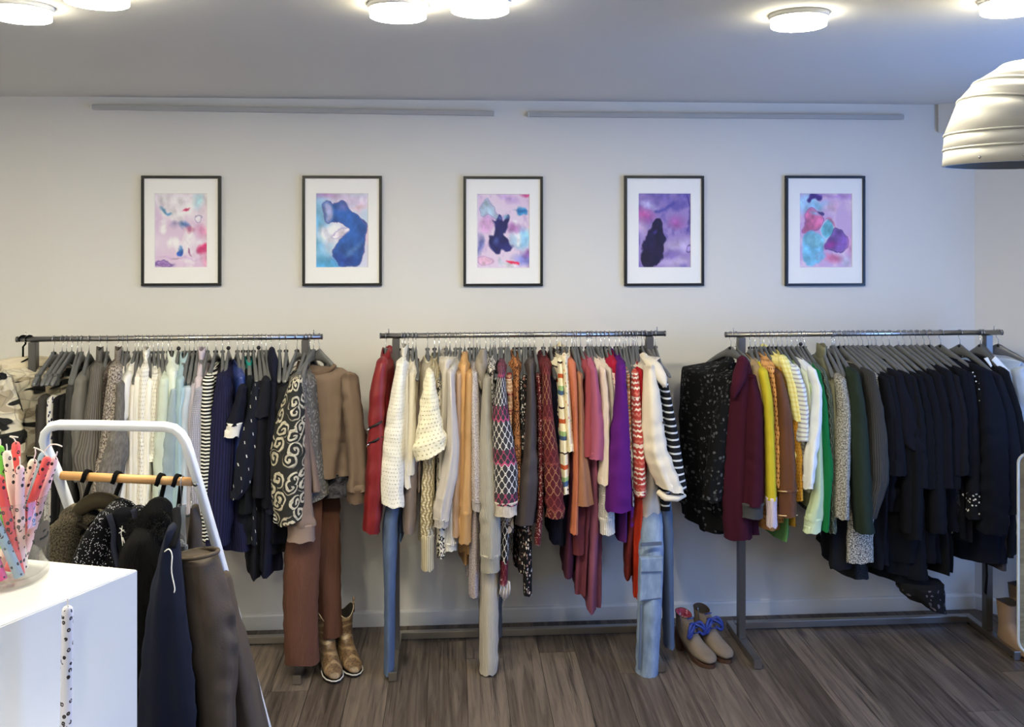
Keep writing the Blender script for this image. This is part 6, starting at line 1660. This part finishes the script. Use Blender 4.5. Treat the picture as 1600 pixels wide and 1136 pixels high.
K_BRN = cloth((74, 62, 50), 'leather', (58, 48, 38), rough=0.7)
g = tro('brown_trousers', 'trousers', 'wide khaki brown trousers folded over at the waist')
tube('leg', dpts([(307, 868, 66), (313, 905, 74), (321, 950, 86), (327, 1010, 86), (330, 1060, 78), (335, 1110, 66), (340, 1200, 62), (346, 1300, 62)], 2.25, 0.05), K_BRN, g, AXR, AXF, n=40, m=54, seed=31, fold=0.2, wr=0.05, round_top=False)
tube('leg', dpts([(346, 905, 24), (356, 960, 32), (368, 1030, 50), (380, 1100, 56), (392, 1180, 62), (402, 1290, 66)], 2.36, 0.05), K_BRN, g, AXR, AXF, n=30, m=36, seed=35, fold=0.2, wr=0.05)
tube('waist_flap', dpts([(304, 792, 10), (305, 815, 18), (304, 840, 22), (302, 866, 26)], 2.36, 0.02), K_BRN, g, AXR, AXF, n=18, m=14, seed=37, fold=0.2)
wr_ = []
for k in range(33):
    a = 2 * math.pi * k / 32
    wr_.append(at(306.5 + 34.5 * math.cos(a), 866 - 6 * math.cos(a) + 6.5 * math.sin(a) * -1, 2.25 + 0.05 * math.sin(a)))
pipe('waistband', wr_, 0.0055, K_BRN, g, 8)
# clear clip hanger that carries the trousers
g = empty('clip_hanger', dbar(285), 'clear plastic clip hanger holding the khaki brown trousers', 'hanger')
cp = NB('clear_plastic'); cp.color((0.92, 0.94, 0.95, 1)); cp.bsdf.inputs['Transmission Weight'].default_value = 0.75; cp.bsdf.inputs['Roughness'].default_value = 0.12
p = dbar(285)
hk = []
for a in range(-30, 200, 20):
    an = math.radians(a)
    hk.append(p + FWD * (0.0135 * math.cos(an)) + Vector((0, 0, 0.0135 * math.sin(an))))
pipe('hook', hk + [at(283, 775, 2.325), at(283, 790, 2.33)], 0.0016, MT['wire'], g, 6)
pipe('hook_stem', [at(299, 770, 2.345), at(299, 845, 2.345)], 0.0014, MT['wire'], g, 6)
V, Fc = pipe_geo([at(284, 788, 2.335), at(283, 820, 2.335), at(284, 850, 2.32)], 0, rect=(0.010, 0.003), fixed=(0, 1, 0))
mesh_obj('plastic_arm', V, Fc, cp.mat, g, smooth=False)
for x, y in ((282, 852), (288, 858)):
    q = at(x, y, 2.31)
    bm = bmesh.new(); add_box(bm, q - Vector((.008, .008, .014)), q + Vector((.008, .008, .014)), .004)
    bm_obj('clip', bm, cp.mat, g)

# ================================================================== shoes
def shoe(name, lab, cat, grp, toe, heel, rings, upper, sole_m, sole, heel_h=0.0, length=None, scallop=0.0, laces=None, lining=None, extra=None, welt=None, scale=1.0):
    T, Hh = on_z(toe[0], toe[1], 0.0), on_z(heel[0], heel[1], 0.0)
    d = (T - Hh); d.z = 0; d.normalize()
    xr = Vector((d.y, -d.x, 0))
    ymax = max(r[1][0] for r in rings) * scale
    O = T - d * ymax
    g = empty(name, O + d * 0.08, lab, cat, grp)
    def W(x, y, z): return O + xr * (x * scale) + d * (y * scale) + Vector((0, 0, z * scale))
    n = 28
    R = []
    for bi, (bk, fr, w) in enumerate(rings):
        c = ((bk[0] + fr[0]) / 2, (bk[1] + fr[1]) / 2); v = ((fr[0] - bk[0]) / 2, (fr[1] - bk[1]) / 2)
        ring = []
        for j in range(n):
            a = 2 * math.pi * j / n
            ca, sa = math.cos(a), math.sin(a)
            ca = math.copysign(abs(ca) ** .9, ca); sa = math.copysign(abs(sa) ** .85, sa)
            dz = -scallop * (abs(ca) ** 3) if bi == 0 else (-scallop * 0.45 * abs(ca) ** 3 if bi == 1 else 0)
            if rings[bi][0][1] > 0.15: pass
            ring.append(W(sa * w, c[0] + v[0] * ca, c[1] + v[1] * ca + dz))
        R.append(ring)
    c0 = sum(R[0], Vector()) / n
    inner1 = [c0 + (p - c0) * 0.93 for p in R[0]]
    inner2 = [c0 + (p - c0) * 0.85 + Vector((0, 0, -0.07 * scale)) for p in R[0]]
    dense = []
    for i in range(len(R) - 1):
        for k in range(3):
            f = k / 3
            i0, i3 = max(i - 1, 0), min(i + 2, len(R) - 1)
            row = []
            for j in range(n):
                p0, p1, p2, p3 = R[i0][j], R[i][j], R[i + 1][j], R[i3][j]
                row.append(0.5 * ((2 * p1) + (p2 - p0) * f + (2 * p0 - 5 * p1 + 4 * p2 - p3) * f * f + (3 * p1 - p0 - 3 * p2 + p3) * f ** 3))
            dense.append(row)
    dense.append(R[-1])
    loft('upper', dense, upper, g, False, True)
    loft('lining', [dense[0], inner1, inner2], lining or simple('shoe_lining', (40, 34, 30), 0.9), g, False, True)
    pipe('top_edge', dense[0] + [dense[0][0]], 0.0022 * scale, welt or sole_m, g, 6)
    # sole outline
    zs, th = sole
    out = []
    half = [(-.052, .0), (-.050, .020), (-.034, .031), (0.0, .029), (0.05, .028), (0.10, .038), (0.14, .041), (0.17, .034), (0.192, .018), (0.200, 0.0)]
    k = (ymax / scale) / 0.200
    pts = [(x, y) for y, x in half] + [(-x, y) for y, x in half[-2:0:-1]]
    def zz(y):                       # a raised heel lifts the back of the sole
        return heel_h * (1 - min(1, max(0, (y + 0.03) / 0.11)) ** 1.0) if heel_h > 0.035 else 0.0
    lo = [W(x * 1.04, y * k, zs + zz(y)) for x, y in pts]; hi = [W(x * 1.04, y * k, zs + th + zz(y)) for x, y in pts]
    V = lo + hi; m = len(pts)
    Fc = [tuple(range(m - 1, -1, -1)), tuple(range(m, 2 * m))] + [(i, (i + 1) % m, m + (i + 1) % m, m + i) for i in range(m)]
    mesh_obj('sole', V, Fc, sole_m, g, smooth=False)
    if heel_h:
        hp = [(-.050, .016), (-.045, .027), (-.01, .028), (0.0, .026)]
        pp = [(x, y) for y, x in hp] + [(-x, y) for y, x in hp[::-1]]
        top = [W(x, y, heel_h + zs) for x, y in pp]; bot = [W(x * .85, y * .85 - .004, 0.0) for x, y in pp]
        m = len(pp)
        mesh_obj('heel', bot + top, [tuple(range(m - 1, -1, -1)), tuple(range(m, 2 * m))] + [(i, (i + 1) % m, m + (i + 1) % m, m + i) for i in range(m)], sole_m, g, smooth=False)
    if extra: extra(g, W)
    return g
def cowboy_leather():
    b = NB('tooled_leather')
    tc = b.n('ShaderNodeTexCoord'); o = tc.outputs['Object']
    n1 = b.noise(o, 60, 4, 0.6, 1.5)[0]; n2 = b.noise(o, 22, 3)[0]
    w = b.n('ShaderNodeTexWave', wave_type='RINGS'); b.t.links.new(o, w.inputs['Vector'])
    w.inputs['Scale'].default_value = 9; w.inputs['Distortion'].default_value = 9; w.inputs['Detail'].default_value = 2
    c = b.mix(b.step(n1, .4, .65), lin((124, 98, 70)), lin((66, 49, 35)))
    c = b.mix(b.m('MULTIPLY', b.step(w.outputs['Fac'], .72, .9), .6), c, lin((166, 143, 110)))
    c = b.mix(b.step(n2, .5, .75), c, lin((96, 76, 55)))
    b.color(c); b.bsdf.inputs['Roughness'].default_value = 0.42
    b.bump(w.outputs['Fac'], 0.5, 0.002)
    return b.mat
UP1 = cowboy_leather()
SOLE1 = simple('dark_sole', (30, 24, 21), 0.6)
WELT = simple('pale_piping', (190, 172, 142), 0.6)
COW = [((-.052, .245), (.050, .245), .043), ((-.048, .19), (.048, .19), .040), ((-.042, .135), (.046, .140), .037), ((-.046, .085), (.062, .118), .036), ((-.054, .040), (.088, .098), .037),
       ((-.030, .018), (.112, .084), .040), ((.040, .016), (.140, .068), .042), ((.105, .016), (.166, .054), .042), ((.150, .016), (.186, .042), .034), ((.180, .017), (.199, .031), .020), ((.194, .019), (.203, .025), .008)]
def pulls(g, W):
    for s in (-1, 1):
        pipe('pull_strap', curve_pts([W(s * .043, -.012, .21), W(s * .050, -.006, .262), W(s * .045, .006, .268), W(s * .043, .012, .21)], 10), 0.005, UP1, g, 6)
    pipe('welt', [W(x, y, .017) for x, y in ((-.036, .06), (-.043, .10), (-.045, .14), (-.037, .175), (-.018, .20), (0, .207), (.018, .20), (.037, .175), (.045, .14), (.043, .10), (.036, .06))], 0.0028, simple('white_welt', (208, 204, 198), 0.5), g, 6)
shoe('cowboy_boot', 'tooled brown cowboy ankle boot nearest the rust trousers', 'boot', 'brown cowboy boots', (525, 1070), (507, 1028), COW, UP1, SOLE1, (0.004, 0.012), heel_h=0.022, scallop=0.04, extra=pulls, welt=WELT)
shoe('cowboy_boot', 'tooled brown cowboy ankle boot standing behind its pair mate', 'boot', 'brown cowboy boots', (557, 1060), (533, 1022), COW, UP1, SOLE1, (0.004, 0.012), heel_h=0.022, scallop=0.04, extra=pulls, welt=WELT)
TAN = cloth((136, 116, 96), 'plain')
def suede():
    b = NB('taupe_suede'); tc = b.n('ShaderNodeTexCoord')
    b.color(b.mix(b.noise(tc.outputs['Object'], 14, 3)[0], lin((128, 114, 99)), lin((104, 91, 78))))
    b.bsdf.inputs['Roughness'].default_value = 0.95
    return b.mat
SU = suede()
SOLE2 = simple('brown_sole', (70, 46, 32), 0.6)
BLUE = simple('blue_ribbon', (34, 54, 130), 0.6)
BOOTIE = [((-.050, .190), (.030, .172), .036), ((-.048, .165), (.040, .158), .037), ((-.048, .135), (.058, .142), .036), ((-.052, .105), (.078, .116), .037), ((-.034, .078), (.100, .095), .039),
          ((.030, .045), (.126, .080), .042), ((.085, .022), (.156, .068), .047), ((.135, .018), (.186, .058), .045), ((.175, .018), (.202, .046), .034), ((.196, .020), (.209, .034), .018)]
def laces(g, W):
    for i in range(4):
        y, z = .050 + .016 * i, .168 - .017 * i
        pipe('lace', [W(-.020, y - .01, z + .006), W(0, y + .004, z + .012), W(.020, y - .01, z + .006)], 0.003, BLUE, g, 6)
    for s in (-1, 1):
        for q in (0, 1):
            pipe('lace_bow', curve_pts([W(0, .070, .158), W(s * .026, .080 + .012 * q, .166 - .02 * q), W(s * (.046 + .004 * q), .088, .138 - .02 * q), W(s * .040, .086, .106), W(s * .014, .082, .128)], 14), [0.005 + 0.003 * math.sin(math.pi * i / 14) for i in range(15)], BLUE, g, 6)
    pipe('zipper', curve_pts([W(.038, .010, .20), W(.038, .02, .15), W(.037, .03, .11)], 8), 0.0022, MT['wire'], g, 5)
PINKL = cloth((150, 60, 78), 'floral', (206, 170, 168), (110, 40, 60), p=0.012)
shoe('ankle_boot', 'taupe suede heeled ankle boot with blue laces, nearer one with pink lining', 'boot', 'taupe lace up ankle boots', (1115, 1046), (1072, 1018), BOOTIE, SU, SOLE2, (0.002, 0.014), heel_h=0.085, scale=0.96, extra=laces, lining=PINKL)
shoe('ankle_boot', 'taupe suede heeled ankle boot with blue laces, half hidden behind its mate', 'boot', 'taupe lace up ankle boots', (1141, 1038), (1100, 1010), BOOTIE, SU, SOLE2, (0.002, 0.014), heel_h=0.085, scale=0.96, extra=laces)
def sand():
    b = NB('tan_leather'); tc = b.n('ShaderNodeTexCoord')
    b.color(b.mix(b.noise(tc.outputs['Object'], 9, 3)[0], lin((146, 120, 96)), lin((122, 98, 78))))
    b.bsdf.inputs['Roughness'].default_value = 0.6
    return b.mat
SA = sand()
def swing(g, W):
    P = [W(-.052, -.02, .20), W(-.058, .0, .20), W(-.058, .0, .15), W(-.052, -.02, .15)]
    mesh_obj('price_tag', P + [p + Vector((0.001, 0.001, 0)) for p in P], [(0, 1, 2, 3), (7, 6, 5, 4), (0, 4, 5, 1), (1, 5, 6, 2), (2, 6, 7, 3), (3, 7, 4, 0)], MT['paper_tag'], g, smooth=False)
shoe('tan_boot', 'tan leather ankle boot with a white price tag beside the mirror', 'boot', 'tan ankle boots by the mirror', (1618, 1040), (1572, 1010), COW, SA, SOLE2, (0.002, 0.012), heel_h=0.022, extra=swing, scallop=0.012, scale=0.9)
shoe('tan_boot', 'tan leather ankle boot half behind the mirror, without tag', 'boot', 'tan ankle boots by the mirror', (1650, 1020), (1600, 994), COW, SA, SOLE2, (0.002, 0.012), heel_h=0.022, scallop=0.012)

# ================================================================== mirror at the picture edge
MD = 3.90
p0, p1 = at(1591, 706, MD), at(1591, 1018, MD)
zt, zb_ = p0.z, p1.z
md = Vector((0.75, -0.66, 0)).normalized(); mn = Vector((-md.y, md.x, 0))
if mn.y > 0: mn = -mn
Wd = 0.42; rr = 0.05
t = empty('floor_mirror', Vector((p1.x, p1.y, 0)) + md * Wd / 2, 'white framed standing mirror with rounded corners by the tan boots', 'mirror')
def rrect(inset):
    P = []
    for cx_, cz_, a0_ in ((Wd - rr, zt - rr, 0), (rr, zt - rr, 90), (rr, zb_ + rr, 180), (Wd - rr, zb_ + rr, 270)):
        for k in range(7):
            a = math.radians(a0_ + 15 * k)
            P.append(p1 * 1 + md * (cx_ + (rr - inset) * math.cos(a)) + Vector((0, 0, cz_ - p1.z + (rr - inset) * math.sin(a))))
    return P
o = rrect(0.0)
pipe('frame', o + [o[0]], 0.006, simple('pale_grey_frame', (196, 200, 198), 0.4), t, 10)
i_ = rrect(0.006)
k = len(i_)
mesh_obj('mirror_glass', i_ + [p - mn * 0.006 for p in i_], [tuple(range(k)), tuple(range(2 * k - 1, k - 1, -1))] + [(j, (j + 1) % k, k + (j + 1) % k, k + j) for j in range(k)], simple('mirror_silver', (225, 232, 226), 0.03, 1.0), t, smooth=False)
for s in (0.10, Wd - 0.10):
    b0 = Vector((p1.x, p1.y, 0)) + md * s
    pipe('stand_leg', [b0 + Vector((0, 0, 0.0)) + mn * 0.10, b0 + Vector((0, 0, zb_)) - mn * 0.01, b0 + Vector((0, 0, zb_ + 0.2)) - mn * 0.012], 0.009, MT['white_metal'], t, 10)
    pipe('stand_leg', [b0 - mn * 0.16, b0 + Vector((0, 0, zb_)) - mn * 0.01], 0.009, MT['white_metal'], t, 10)
